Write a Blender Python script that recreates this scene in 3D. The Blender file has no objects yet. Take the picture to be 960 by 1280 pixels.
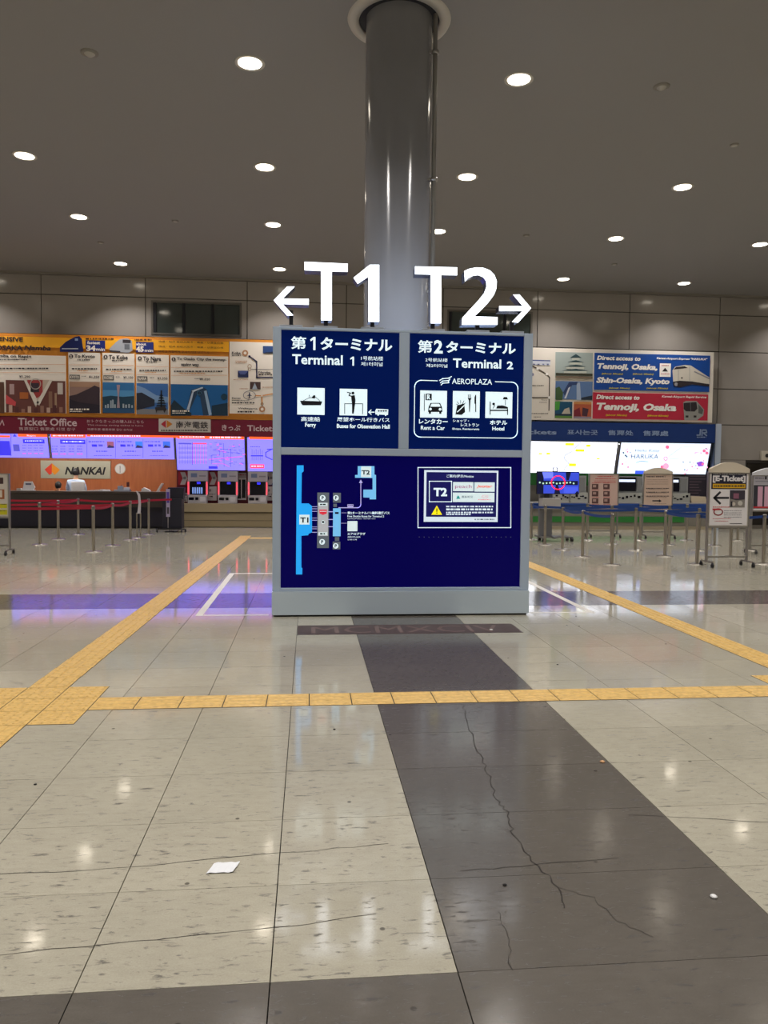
import bpy, bmesh, math, random
from mathutils import Vector, Matrix
random.seed(7)
sc = bpy.context.scene
C = sc.collection

# ---------------------------------------------------------------- camera
FPX, PITCH, ROLL, YAW, EYE = 961.18, -0.0470, 0.0092, 0.0975, 1.596
fw = Vector((math.sin(YAW) * math.cos(PITCH), math.cos(YAW) * math.cos(PITCH), math.sin(PITCH)))
rt0 = Vector((math.cos(YAW), -math.sin(YAW), 0))
up0 = rt0.cross(fw)
rt = rt0 * math.cos(ROLL) + up0 * math.sin(ROLL)
up = -rt0 * math.sin(ROLL) + up0 * math.cos(ROLL)
cam = bpy.data.objects.new('camera', bpy.data.cameras.new('camera'))
C.objects.link(cam)
cam.data.sensor_fit = 'VERTICAL'
cam.data.sensor_height = 36
cam.data.lens = FPX / 1280 * 36
cam.data.clip_end = 200
m3 = Matrix((rt, up, -fw)).transposed()
cam.matrix_world = Matrix.Translation((0, 0, EYE)) @ m3.to_4x4()
sc.camera = cam

# ---------------------------------------------------------------- world, exposure
w = bpy.data.worlds.new('world'); sc.world = w; w.use_nodes = True
w.node_tree.nodes['Background'].inputs[0].default_value = (0.9, 0.93, 1.0, 1)
w.node_tree.nodes['Background'].inputs[1].default_value = 0.0
sc.view_settings.view_transform = 'Standard'
sc.view_settings.look = 'None'
sc.view_settings.gamma = 1
sc.view_settings.use_curve_mapping = False
sc.view_settings.exposure = 0.0
sc.cycles.use_denoising = True
LAMP_W = 45.0
LAMP_COL = (1.0, 0.955, 0.925)

# ---------------------------------------------------------------- helpers
def ray(px, py):
    return fw + rt * ((px - 480) / FPX) - up * ((py - 640) / FPX)
def on_floor(px, py, z=0.0):
    d = ray(px, py); t = (z - EYE) / d.z
    return Vector((d.x * t, d.y * t, z))
def on_wall(px, py, Y):
    d = ray(px, py); t = Y / d.y
    return Vector((d.x * t, Y, EYE + d.z * t))
def lin(h):
    h = h.lstrip('#')
    o = []
    for i in (0, 2, 4):
        c = int(h[i:i+2], 16) / 255
        o.append(c / 12.92 if c <= .04045 else ((c + .055) / 1.055) ** 2.4)
    return (*o, 1)
MATS = {}
def M(hexc, rough=.5, metal=0.0, emit=0.0, spec=.5):
    k = (hexc, rough, metal, emit, spec)
    if k in MATS: return MATS[k]
    m = bpy.data.materials.new('paint_' + hexc.lstrip('#'))
    m.use_nodes = True
    nt = m.node_tree
    b = nt.nodes['Principled BSDF']
    b.inputs['Base Color'].default_value = lin(hexc)
    b.inputs['Roughness'].default_value = rough
    b.inputs['Metallic'].default_value = metal
    b.inputs['Specular IOR Level'].default_value = spec
    if emit:
        b.inputs['Emission Color'].default_value = lin(hexc)
        b.inputs['Emission Strength'].default_value = emit
    else:
        # slight procedural unevenness of the gloss
        n = nt.nodes.new('ShaderNodeTexNoise'); n.inputs['Scale'].default_value = 6
        r = nt.nodes.new('ShaderNodeMapRange')
        r.inputs['To Min'].default_value = max(0.02, rough - .05); r.inputs['To Max'].default_value = min(1, rough + .07)
        g = nt.nodes.new('ShaderNodeNewGeometry')
        nt.links.new(g.outputs['Position'], n.inputs['Vector'])
        nt.links.new(n.outputs['Fac'], r.inputs['Value'])
        nt.links.new(r.outputs['Result'], b.inputs['Roughness'])
    MATS[k] = m
    return m
WL = {}   # world location of each (unrotated) parent
def link(o, parent=None, loc=(0, 0, 0), world=True):
    C.objects.link(o)
    loc = Vector(loc)
    if parent is not None:
        o.parent = parent
        if world: o.location = loc - WL[parent.name]
        else: o.location = loc; loc = loc + WL[parent.name]
    else:
        o.location = loc
    WL[o.name] = loc.copy()
    return o
def tag(o, label=None, cat=None, group=None, kind=None):
    if label: o['label'] = label
    if cat: o['category'] = cat
    if group: o['group'] = group
    if kind: o['kind'] = kind
    return o
def thing(name, loc, label, cat, group=None):
    o = bpy.data.objects.new(name, None); o.empty_display_size = .1
    link(o, None, loc)
    return tag(o, label, cat, group)
class MB:
    def __init__(s): s.v = []; s.f = []; s.m = []; s.mats = []; s.sm = []
    def mi(s, m):
        if m not in s.mats: s.mats.append(m)
        return s.mats.index(m)
    def add(s, vs, fs, m, smooth=False):
        n = len(s.v); s.v += [tuple(q) for q in vs]; k = s.mi(m)
        for f in fs: s.f.append(tuple(i + n for i in f)); s.m.append(k); s.sm.append(smooth)
        return s
    def box(s, a, b, m, bev=0.0):
        x0, y0, z0 = [min(a[i], b[i]) for i in range(3)]; x1, y1, z1 = [max(a[i], b[i]) for i in range(3)]
        if bev <= 0:
            vs = [(x0,y0,z0),(x1,y0,z0),(x1,y1,z0),(x0,y1,z0),(x0,y0,z1),(x1,y0,z1),(x1,y1,z1),(x0,y1,z1)]
            return s.add(vs, [(3,2,1,0),(4,5,6,7),(0,1,5,4),(1,2,6,5),(2,3,7,6),(3,0,4,7)], m)
        bm = bmesh.new(); bmesh.ops.create_cube(bm, size=1)
        for v in bm.verts:
            v.co = Vector((x0 + (v.co.x + .5) * (x1 - x0), y0 + (v.co.y + .5) * (y1 - y0), z0 + (v.co.z + .5) * (z1 - z0)))
        bev = min(bev, .45 * min(x1 - x0, y1 - y0, z1 - z0))
        bmesh.ops.bevel(bm, geom=bm.edges[:], offset=bev, segments=2, affect='EDGES', profile=.6)
        bm.verts.index_update()
        s.add([v.co for v in bm.verts], [[v.index for v in f.verts] for f in bm.faces], m); bm.free()
        return s
    def tube(s, p0, p1, r, m, seg=12, r1=None, smooth=True):
        p0, p1 = Vector(p0), Vector(p1); d = (p1 - p0).normalized(); r1 = r if r1 is None else r1
        a = d.orthogonal().normalized(); b = d.cross(a)
        vs = []
        for p, rr in ((p0, r), (p1, r1)):
            for i in range(seg):
                t = 2 * math.pi * i / seg; vs.append(p + (a * math.cos(t) + b * math.sin(t)) * rr)
        s.add(vs, [(i, (i+1) % seg, seg + (i+1) % seg, seg + i) for i in range(seg)], m, smooth)
        s.add(vs[:seg], [tuple(range(seg))[::-1]], m); s.add(vs[seg:], [tuple(range(seg))], m)
        return s
    def lathe(s, prof, m, seg=24, c=(0, 0, 0), smooth=True):
        n = len(prof); vs = []
        for i in range(seg):
            t = 2 * math.pi * i / seg
            for r, z in prof: vs.append((c[0] + r * math.cos(t), c[1] + r * math.sin(t), c[2] + z))
        fs = []
        for i in range(seg):
            j = (i + 1) % seg
            for k in range(n - 1): fs.append((i*n+k, j*n+k, j*n+k+1, i*n+k+1))
        return s.add(vs, fs, m, smooth)
    def prism_xz(s, poly, y0, y1, m, mside=None, mback=None):
        """polygon in the x-z plane (counter-clockwise seen from -y), pulled from y0 (front) to y1"""
        n = len(poly); mside = mside or m
        fr = [(x, y0, z) for x, z in poly]; bk = [(x, y1, z) for x, z in poly]
        s.add(fr, [tuple(range(n))], m); s.add(bk, [tuple(range(n))[::-1]], mback or m)
        s.add(fr + bk, [(i, n + i, n + (i+1) % n, (i+1) % n) for i in range(n)], mside)
        return s
    def build(s, name, parent=None, loc=(0, 0, 0), world=True, **kw):
        me = bpy.data.meshes.new(name); me.from_pydata(s.v, [], s.f)
        for m in s.mats: me.materials.append(m)
        me.polygons.foreach_set('material_index', s.m); me.polygons.foreach_set('use_smooth', s.sm)
        me.update()
        o = bpy.data.objects.new(name, me)
        link(o, parent, loc, world); tag(o, **kw)
        return o
TXT = {}
def text_mesh(body, bold=0.0, shear=0.0):
    k = (body, bold, shear)
    if k not in TXT:
        cu = bpy.data.curves.new('t', 'FONT'); cu.body = body; cu.offset = bold; cu.shear = shear
        cu.resolution_u = 2; cu.space_line = .95
        o = bpy.data.objects.new('t', cu)
        me = bpy.data.meshes.new_from_object(o)
        vs = [(v.co.x, v.co.y) for v in me.vertices]; fs = [tuple(p.vertices) for p in me.polygons]
        bpy.data.objects.remove(o); bpy.data.curves.remove(cu); bpy.data.meshes.remove(me)
        if vs:
            x0 = min(v[0] for v in vs); x1 = max(v[0] for v in vs); y0 = min(v[1] for v in vs); y1 = max(v[1] for v in vs)
        else: x0 = y0 = 0; x1 = y1 = 1
        TXT[k] = (vs, fs, x0, y0, x1, y1)
    return TXT[k]
class Print:
    """flat printed or backlit artwork on a board: plane through (x0, Y, z0) tilted about x; layers 1 mm apart"""
    def __init__(s, Y, x0=0.0, z0=0.0, tilt=0.0, layer=.0012):
        s.Y, s.x0, s.z0, s.t = Y, x0, z0, tilt; s.mb = MB(); s.L = layer; s.o = (0, 0, 1.0); s.flip = 1
    def T(s, ox, oy, sc_): s.o = (ox, oy, sc_); return s
    def uv(s, x, y):
        px, py = s.o[0] + x / s.o[2], s.o[1] + y / s.o[2]
        d = ray(px, py); n = Vector((0, math.cos(s.t), -math.sin(s.t)))
        e = Vector((0, 0, EYE)); p0 = Vector((s.x0, s.Y, s.z0))
        t = (p0 - e).dot(n) / d.dot(n); q = e + d * t - p0
        return (q.x, q.dot(Vector((0, math.sin(s.t), math.cos(s.t)))))
    def raw(s, pts, m, lay=1):
        a = sum(pts[i][0] * pts[(i+1) % len(pts)][1] - pts[(i+1) % len(pts)][0] * pts[i][1] for i in range(len(pts)))
        if a < 0: pts = pts[::-1]
        s.mb.add([(u, -s.L * lay, v) for u, v in pts], [tuple(range(len(pts)))], m); return s
    def rect(s, x0, y0, x1, y1, m, lay=1):
        a = s.uv(x0, y0); b = s.uv(x1, y1)
        return s.raw([(a[0], b[1]), (b[0], b[1]), (b[0], a[1]), (a[0], a[1])], m, lay)
    def poly(s, pts, m, lay=1): return s.raw([s.uv(*p) for p in pts], m, lay)
    def disc(s, x, y, r, m, lay=1, n=18, ry=None):
        ry = ry or r
        return s.poly([(x + r * math.cos(2*math.pi*i/n), y + ry * math.sin(2*math.pi*i/n)) for i in range(n)], m, lay)
    def line(s, pts, wd, m, lay=1):
        for (a, b), (c, d) in zip(pts[:-1], pts[1:]):
            l = math.hypot(c - a, d - b) or 1; nx, ny = -(d - b) / l * wd / 2, (c - a) / l * wd / 2
            ex, ey = (c - a) / l * wd * .3, (d - b) / l * wd * .3
            s.poly([(a-ex+nx, b-ey+ny), (c+ex+nx, d+ey+ny), (c+ex-nx, d+ey-ny), (a-ex-nx, b-ey-ny)], m, lay)
        return s
    def ring(s, x, y, r, wd, m, lay=1, n=24, ry=None):
        ry = ry or r
        p = [(x + r * math.cos(2*math.pi*i/n), y + ry * math.sin(2*math.pi*i/n)) for i in range(n + 1)]
        return s.line(p, wd, m, lay)
    def frame(s, x0, y0, x1, y1, wd, m, lay=1):
        return s.line([(x0, y0), (x1, y0), (x1, y1), (x0, y1), (x0, y0)], wd, m, lay)
    def text(s, body, x0, y0, x1, y1, m, lay=2, bold=0.0, shear=0.0):
        vs, fs, a, b, c, d = text_mesh(body, bold, shear)
        p = s.uv(x0, y0); q = s.uv(x1, y1)
        kx = (q[0] - p[0]) / max(c - a, 1e-6); kz = (p[1] - q[1]) / max(d - b, 1e-6)
        s.mb.add([(p[0] + (x - a) * kx, -s.L * lay, q[1] + (y - b) * kz) for x, y in vs], fs, m); return s
    def one(s, x0, y0, x1, y1, m, lay=2):
        w_ = x1 - x0; h = y1 - y0
        return s.poly([(x0, y0 + h * .2), (x0 + w_ * .62, y0), (x1, y0), (x1, y1), (x1 - w_ * .42, y1), (x1 - w_ * .42, y0 + h * .2), (x0 + w_ * .12, y0 + h * .34)], m, lay)
    def greek(s, x0, y0, x1, y1, m, lay=2, cell=None):
        """a line of print too small to read: short dashes"""
        h = y1 - y0; x = x0; rnd = random.Random(int(x0 * 7 + y0 * 13))
        while x < x1:
            wd = h * rnd.uniform(.5, 2.2); e = min(x + wd, x1)
            s.rect(x, y0, e, y1, m, lay); x = e + h * rnd.uniform(.3, .8)
        return s
    def build(s, name, parent=None, **kw):
        o = s.mb.build(name, parent, (s.x0, s.Y, s.z0), **kw)
        o.rotation_euler = (-s.t, 0, 0)
        return o
def node_mat(name, fn):
    m = bpy.data.materials.new(name); m.use_nodes = True; nt = m.node_tree
    fn(nt, nt.nodes['Principled BSDF'], lambda t, **k: mk(nt, t, **k)); return m
def mk(nt, t, **k):
    n = nt.nodes.new('ShaderNode' + t)
    for a, v in k.items():
        if hasattr(n, a): setattr(n, a, v)
        else: n.inputs[a.replace('_', ' ')].default_value = v
    return n
# ---------------------------------------------------------------- materials of the room
def stone(name, base, dark, far=False):
    def fn(nt, b, n):
        L = nt.links.new
        g = n('NewGeometry')
        mp = n('Mapping'); mp.inputs['Scale'].default_value = (1.0, 2.6, 1); L(g.outputs['Position'], mp.inputs['Vector'])
        big = n('TexNoise', Scale=1.3, Detail=4.0); L(g.outputs['Position'], big.inputs['Vector'])
        mid = n('TexNoise', Scale=9.0, Detail=8.0, Roughness=.7); L(mp.outputs[0], mid.inputs['Vector'])
        grain = n('TexNoise', Scale=160.0, Detail=3.0); L(g.outputs['Position'], grain.inputs['Vector'])
        # elongated dark pits
        pm = n('Mapping'); pm.inputs['Scale'].default_value = (14, 50, 1); L(g.outputs['Position'], pm.inputs['Vector'])
        pit = n('TexNoise', Scale=1.0, Detail=5.0, Roughness=.62, Distortion=.6); L(pm.outputs[0], pit.inputs['Vector'])
        pr = n('ValToRGB'); pr.color_ramp.elements[0].position = .585; pr.color_ramp.elements[0].color = (0, 0, 0, 1)
        pr.color_ramp.elements[1].position = .66; pr.color_ramp.elements[1].color = (1, 1, 1, 1); L(pit.outputs['Fac'], pr.inputs[0])
        # sparse specks
        vo = n('TexVoronoi', Scale=4.2); L(g.outputs['Position'], vo.inputs['Vector'])
        vr = n('ValToRGB'); vr.color_ramp.elements[0].position = .035; vr.color_ramp.elements[0].color = (1, 1, 1, 1)
        vr.color_ramp.elements[1].position = .05; vr.color_ramp.elements[1].color = (0, 0, 0, 1); L(vo.outputs['Distance'], vr.inputs[0])
        c1 = n('Mix', data_type='RGBA'); c1.inputs[6].default_value = lin(base); c1.inputs[7].default_value = lin(dark)
        mx = n('MapRange'); mx.inputs['From Min'].default_value = .3; mx.inputs['From Max'].default_value = .7; mx.inputs['To Max'].default_value = .45
        L(mid.outputs['Fac'], mx.inputs['Value']); L(mx.outputs[0], c1.inputs[0])
        oi = n('ObjectInfo'); hs = n('HueSaturation'); mr = n('MapRange'); mr.inputs['To Min'].default_value = .95; mr.inputs['To Max'].default_value = 1.05
        L(oi.outputs['Random'], mr.inputs['Value']); L(mr.outputs[0], hs.inputs['Value']); L(c1.outputs[2], hs.inputs['Color'])
        c2 = n('Mix', data_type='RGBA', blend_type='MULTIPLY'); c2.inputs[0].default_value = 1
        gm = n('MapRange'); gm.inputs['To Min'].default_value = .82; gm.inputs['To Max'].default_value = 1.12
        L(grain.outputs['Fac'], gm.inputs['Value']); L(hs.outputs[0], c2.inputs[6]); L(gm.outputs[0], c2.inputs[7])
        c4 = n('Mix', data_type='RGBA', blend_type='MULTIPLY'); c4.inputs[0].default_value = 1
        bm_ = n('MapRange'); bm_.inputs['To Min'].default_value = .86; bm_.inputs['To Max'].default_value = 1.12
        L(big.outputs['Fac'], bm_.inputs['Value']); L(c2.outputs[2], c4.inputs[6]); L(bm_.outputs[0], c4.inputs[7])
        c3 = n('Mix', data_type='RGBA'); c3.inputs[7].default_value = (.035, .03, .026, 1)
        ad = n('Math', operation='MAXIMUM'); L(pr.outputs[0], ad.inputs[0]); L(vr.outputs[0], ad.inputs[1])
        sc_ = n('Math', operation='MULTIPLY'); sc_.inputs[1].default_value = .72; L(ad.outputs[0], sc_.inputs[0])
        L(c4.outputs[2], c3.inputs[6]); L(sc_.outputs[0], c3.inputs[0])
        out = c3.outputs[2]
        if far:
            sx = n('SeparateXYZ'); L(g.outputs['Position'], sx.inputs[0]); prev = None
            for ax, off, pit_ in (('X', .485, .6), ('Y', 2.37, .575)):
                a = n('Math', operation='SUBTRACT'); a.inputs[1].default_value = off - 60 * pit_; L(sx.outputs[ax], a.inputs[0])
                d = n('Math', operation='MODULO'); d.inputs[1].default_value = pit_; L(a.outputs[0], d.inputs[0])
                e = n('Math', operation='LESS_THAN'); e.inputs[1].default_value = .006; L(d.outputs[0], e.inputs[0])
                if prev: z = n('Math', operation='MAXIMUM'); L(prev, z.inputs[0]); L(e.outputs[0], z.inputs[1]); prev = z.outputs[0]
                else: prev = e.outputs[0]
            c5 = n('Mix', data_type='RGBA'); c5.inputs[7].default_value = (.06, .05, .04, 1)
            z = n('Math', operation='MULTIPLY'); z.inputs[1].default_value = .7; L(prev, z.inputs[0])
            L(out, c5.inputs[6]); L(z.outputs[0], c5.inputs[0]); out = c5.outputs[2]
        L(out, b.inputs['Base Color'])
        rm = n('MapRange'); rm.inputs['From Min'].default_value = .3; rm.inputs['From Max'].default_value = .7
        rm.inputs['To Min'].default_value = .09 if (dark == '#524D46' and not far) else .045; rm.inputs['To Max'].default_value = .17 if (dark == '#524D46' and not far) else .09
        L(mid.outputs['Fac'], rm.inputs['Value'])
        ra = n('Math', operation='ADD'); rp = n('Math', operation='MULTIPLY'); rp.inputs[1].default_value = .4; L(pr.outputs[0], rp.inputs[0])
        L(rm.outputs[0], ra.inputs[0]); L(rp.outputs[0], ra.inputs[1]); L(ra.outputs[0], b.inputs['Roughness'])
        bp = n('Bump', Strength=.02, Distance=.002); L(grain.outputs['Fac'], bp.inputs['Height']); b.inputs['IOR'].default_value = 1.58; L(bp.outputs[0], b.inputs['Normal'])
    return node_mat(name, fn)
light_stone = stone('light_stone', '#BDB8A6', '#A29C8A')
dark_stone = stone('dark_stone', '#6A655E', '#524D46')
light_far = stone('light_stone_paving', '#BDB8A6', '#A29C8A', True)
dark_far = stone('dark_stone_paving', '#6A655E', '#524D46', True)
def f_yel(nt, b, n):
    L = nt.links.new; g = n('NewGeometry')
    a = n('TexNoise', Scale=25.0, Detail=6.0); L(g.outputs['Position'], a.inputs['Vector'])
    c = n('Mix', data_type='RGBA'); c.inputs[6].default_value = lin('#E4BD70'); c.inputs[7].default_value = lin('#BF9A58')
    r = n('MapRange'); r.inputs['From Min'].default_value = .42; r.inputs['From Max'].default_value = .8; L(a.outputs['Fac'], r.inputs['Value'])
    L(r.outputs[0], c.inputs[0]); L(c.outputs[2], b.inputs['Base Color']); b.inputs['Roughness'].default_value = .42
yellow_tile = node_mat('yellow_tactile', f_yel)
def f_ceil(nt, b, n):
    L = nt.links.new; g = n('NewGeometry')
    a = n('TexNoise', Scale=70.0, Detail=6.0, Roughness=.7); L(g.outputs['Position'], a.inputs['Vector'])
    bp = n('Bump', Strength=.35, Distance=.01); L(a.outputs['Fac'], bp.inputs['Height']); L(bp.outputs[0], b.inputs['Normal'])
    b.inputs['Base Color'].default_value = lin('#868382'); b.inputs['Roughness'].default_value = .8
ceiling_m = node_mat('ceiling_board', f_ceil)
def f_wall(nt, b, n):
    L = nt.links.new; g = n('NewGeometry')
    a = n('TexNoise', Scale=.7, Detail=3.0); L(g.outputs['Position'], a.inputs['Vector'])
    c = n('Mix', data_type='RGBA'); c.inputs[6].default_value = lin('#A6A09A'); c.inputs[7].default_value = lin('#908A84')
    L(a.outputs['Fac'], c.inputs[0]); L(c.outputs[2], b.inputs['Base Color']); b.inputs['Roughness'].default_value = .16
wall_m = node_mat('enamel_wall_panel', f_wall)
def f_wood(nt, b, n):
    L = nt.links.new; g = n('NewGeometry')
    mp = n('Mapping'); mp.inputs['Scale'].default_value = (5, 5, .5); L(g.outputs['Position'], mp.inputs['Vector'])
    a = n('TexNoise', Scale=3.0, Detail=6.0); L(mp.outputs[0], a.inputs['Vector'])
    c = n('Mix', data_type='RGBA'); c.inputs[6].default_value = lin('#C87A4C'); c.inputs[7].default_value = lin('#9E5430')
    L(a.outputs['Fac'], c.inputs[0]); L(c.outputs[2], b.inputs['Base Color']); b.inputs['Roughness'].default_value = .4
wood_m = node_mat('wood_veneer', f_wood)
def f_steel(nt, b, n):
    L = nt.links.new; g = n('NewGeometry')
    mp = n('Mapping'); mp.inputs['Scale'].default_value = (60, 60, 2); L(g.outputs['Position'], mp.inputs['Vector'])
    a = n('TexNoise', Scale=3.0, Detail=3.0); L(mp.outputs[0], a.inputs['Vector'])
    r = n('MapRange'); r.inputs['To Min'].default_value = .2; r.inputs['To Max'].default_value = .42; L(a.outputs['Fac'], r.inputs['Value'])
    L(r.outputs[0], b.inputs['Roughness']); b.inputs['Metallic'].default_value = 1; b.inputs['Base Color'].default_value = lin('#B9B3A8')
steel_m = node_mat('brushed_steel', f_steel)
def f_col(nt, b, n):
    L = nt.links.new; g = n('NewGeometry')
    a = n('TexNoise', Scale=2.0, Detail=3.0); L(g.outputs['Position'], a.inputs['Vector'])
    c = n('Mix', data_type='RGBA'); c.inputs[6].default_value = lin('#86868A'); c.inputs[7].default_value = lin('#7E7E80')
    L(a.outputs['Fac'], c.inputs[0]); L(c.outputs[2], b.inputs['Base Color'])
    b.inputs['Roughness'].default_value = .14
column_m = node_mat('column_enamel', f_col)
grout = M('#3B352E', .9)
frame_grey = M('#B9CCE4', .38)
black = M('#16161A', .5); dgrey = M('#3A3B40', .5); white = M('#E8E8E6', .6)

# ---------------------------------------------------------------- floor
ZC = 7.41                 # ceiling height
BW = 23.5                 # back wall plane
X0, PX, Y0, PY = .485, .6, 2.37, .575
XL, XR, YB, YF = X0 - 27 * PX, X0 + 31 * PX, Y0 - 26 * PY, Y0 + 39 * PY   # room extent on the tile grid
def is_dark(i, j):
    return i in (0, 1) or j in (-1, -2) or j in (12, 13)
def seen(i, j):
    if j < -2 or j > 13: return False
    for a, b_ in ((0, 0), (1, 0), (0, 1), (1, 1)):
        p = Vector((X0 + (i + a) * PX, Y0 + (j + b_) * PY, -EYE))
        d = p.dot(fw)
        if d > .3 and -40 < 480 + FPX * p.dot(rt) / d < 1000 and 640 - FPX * p.dot(up) / d < 1330: return True
    return False
fl = MB(); tiles = []
i_rng = range(-27, 31); j_rng = range(-26, 39)
tile_set = {(i, j) for i in i_rng for j in j_rng if seen(i, j)}
for j in j_rng:
    i = -27
    while i < 31:
        if (i, j) in tile_set: i += 1; continue
        k = i; d = is_dark(i, j)
        while k < 31 and (k, j) not in tile_set and is_dark(k, j) == d: k += 1
        a, b_, c, e = X0 + i * PX, X0 + k * PX, Y0 + j * PY, Y0 + (j + 1) * PY
        fl.add([(a, c, 0), (b_, c, 0), (b_, e, 0), (a, e, 0)], [(0, 1, 2, 3)], dark_far if d else light_far)
        i = k
fl.add([(XL, YB, -.03), (XR, YB, -.03), (XR, YF, -.03), (XL, YF, -.03)], [(0, 1, 2, 3)], grout)
floor = fl.build('floor', kind='structure')
def tile_me(m, gx=.002, gy=.0012):
    t = MB(); a = MB(); c = 0
    x0, x1, y0, y1 = gx, PX - gx, gy, PY - gy
    vs = [(x0, y0, -.03), (x1, y0, -.03), (x1, y1, -.03), (x0, y1, -.03), (x0, y0, -c), (x1, y0, -c), (x1, y1, -c), (x0, y1, -c),
          (x0 + c, y0 + c, 0), (x1 - c, y0 + c, 0), (x1 - c, y1 - c, 0), (x0 + c, y1 - c, 0)]
    t.add(vs[:8], [(0,1,5,4),(1,2,6,5),(2,3,7,6),(3,0,4,7),(4,5,6,7)], m)
    return t.build('floor_tile', floor)
tl, td = tile_me(light_stone), tile_me(dark_stone)
PX_, PX = PX, PX * 2
tw = tile_me(dark_stone); PX = PX_
used = [False, False, False]
for i, j in sorted(tile_set, key=lambda q: (q[1], q[0])):
    d = int(is_dark(i, j))
    if i == 1 and (0, j) in tile_set: continue
    if i == 0 and (1, j) in tile_set: d = 2
    src = (tl, td, tw)[d]
    o = src if not used[d] else src.copy()
    if used[d]: C.objects.link(o)
    used[d] = True; o.parent = floor; o.location = (X0 + i * PX, Y0 + j * PY, 0)
td['label'] = 'dark grey stone tile'
for o in floor.children:
    if o.data in (td.data, tw.data): o['label'] = 'dark grey stone tile'

# tactile paving laid on the stone
TP = .2933
def bar_tile(along='y'):
    t = MB(); h = .003; t.box((0, 0, 0), (TP, TP, .0012), grout); t.box((.0035, .0035, .0012), (TP - .0035, TP - .0035, h), yellow_tile)
    for k in range(4):
        c = TP * (k + .5) / 4; a, b_ = (c - .014, c + .014)
        q = [(a, .015), (b_, .015), (b_, TP - .015), (a, TP - .015)]; r = [(a + .006, .021), (b_ - .006, .021), (b_ - .006, TP - .021), (a + .006, TP - .021)]
        if along == 'x': q = [(y, TP - x) for x, y in q]; r = [(y, TP - x) for x, y in r]
        t.add([(x, y, h) for x, y in q] + [(x, y, h + .005) for x, y in r], [(0,1,5,4),(1,2,6,5),(2,3,7,6),(3,0,4,7),(4,5,6,7)], yellow_tile)
    return t.build('tactile_bar_tile', floor)
def dot_tile():
    t = MB(); h = .003; t.box((0, 0, 0), (TP, TP, .0012), grout); t.box((.0035, .0035, .0012), (TP - .0035, TP - .0035, h), yellow_tile)
    for a in range(5):
        for b_ in range(5):
            cx, cy = TP * (a + .5) / 5, TP * (b_ + .5) / 5
            o1 = [(cx + .011 * math.cos(k * math.pi / 3), cy + .011 * math.sin(k * math.pi / 3), h) for k in range(6)]
            o2 = [(cx + .006 * math.cos(k * math.pi / 3), cy + .006 * math.sin(k * math.pi / 3), h + .005) for k in range(6)]
            t.add(o1 + o2, [(k, (k + 1) % 6, 6 + (k + 1) % 6, 6 + k) for k in range(6)] + [(6, 7, 8, 9, 10, 11)], yellow_tile)
    return t.build('tactile_dot_tile', floor)
protos = {'y': bar_tile('y'), 'x': bar_tile('x'), 'd': dot_tile()}
tac_used = set()
def tac(k, x, y, sx=1.0):
    o = protos[k] if k not in tac_used else protos[k].copy()
    if k in tac_used: C.objects.link(o)
    tac_used.add(k); o.parent = floor; o.location = (x, y, .0002); o.scale = (sx, 1, 1)
BY0 = 4.985; CL = -2.066; CRx = 3.873
for r in range(3):
    for c in range(3):
        tac('d', CL - TP + c * TP, BY0 + r * TP)
        tac('d', CRx - TP + c * TP, BY0 + r * TP)
y = BY0 - TP
while y > 1.5: tac('y', CL, y); tac('y', CRx, y); y -= TP
y = BY0 + 3 * TP
n_ = 0
while y < 19.3:
    tac('y', CL + (y - 5.8) * .021, y); tac('y', CRx, y); y += TP; n_ += 1
xs0 = CL + 2 * TP; xs1 = CRx - TP; nn = 17; st = (xs1 - xs0) / nn
for k in range(nn): tac('x', xs0 + k * st, BY0 + TP, st / TP)
xj = CL + (y - 5.8) * .021
tac('d', xj, y); tac('y', xj, y + TP); tac('y', xj, y + 2 * TP); tac('d', CRx, y)
k = 1
while xj + k * TP < CRx - .1: tac('x', xj + k * TP, y); k += 1

# year inlay, tape, crack, marks
inl = M('#4E3B38', .35); inl_l = M('#76605A', .35)
t = MB(); t.box((-.11, 7.66, -.001), (2.2, 8.14, .0012), inl); inlay = t.build('inlay_strip', floor, label='brown stone strip with Roman numeral lettering')
vs, fs, a, b_, c, d = text_mesh('MCMXCIV', 0)
t = MB(); t.add([(.03 + (x - a) / (c - a) * 1.98, 7.72 + (y_ - b_) / (d - b_) * .34, .0022) for x, y_ in vs], fs, inl_l)
t.build('numeral_lettering', inlay, world=True)
tape = M('#E4E0DA', .5)
for q in (((-1.27, 8.76), (-1.19, 12.55)), ((3.3, 8.76), (3.38, 12.55)), ((-1.19, 12.47), (3.3, 12.55)), ((-1.19, 8.76), (-.45, 8.81)), ((2.6, 8.76), (3.3, 8.81))):
    t = MB(); t.box((q[0][0], q[0][1], 0), (q[1][0], q[1][1], .0012), tape); t.build('floor_tape', floor, label='white tape line')
crk = M('#2A2522', .9)
def crack(pts, wd=.006, n=6, name='crack'):
    rnd = random.Random(len(pts) + int(pts[0][0] * 100)); P = []
    for (x0, y0), (x1, y1) in zip(pts[:-1], pts[1:]):
        for k in range(n):
            f = k / n; P.append((x0 + (x1 - x0) * f + rnd.uniform(-.012, .012), y0 + (y1 - y0) * f + rnd.uniform(-.008, .008)))
    P.append(pts[-1]); t = MB(); vs = []
    for k, (x, y) in enumerate(P):
        a = P[max(0, k - 1)]; b_ = P[min(len(P) - 1, k + 1)]; l = math.hypot(b_[0] - a[0], b_[1] - a[1]) or 1
        nx, ny = -(b_[1] - a[1]) / l, (b_[0] - a[0]) / l; q = wd * rnd.uniform(.25, .6)
        vs += [(x + nx * q, y + ny * q, .0008), (x - nx * q, y - ny * q, .0008)]
    t.add(vs, [(2*k, 2*k+1, 2*k+3, 2*k+2) for k in range(len(P) - 1)], crk)
    return t.build(name, floor, kind='stuff', label='thin dark crack across the tiles')
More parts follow.
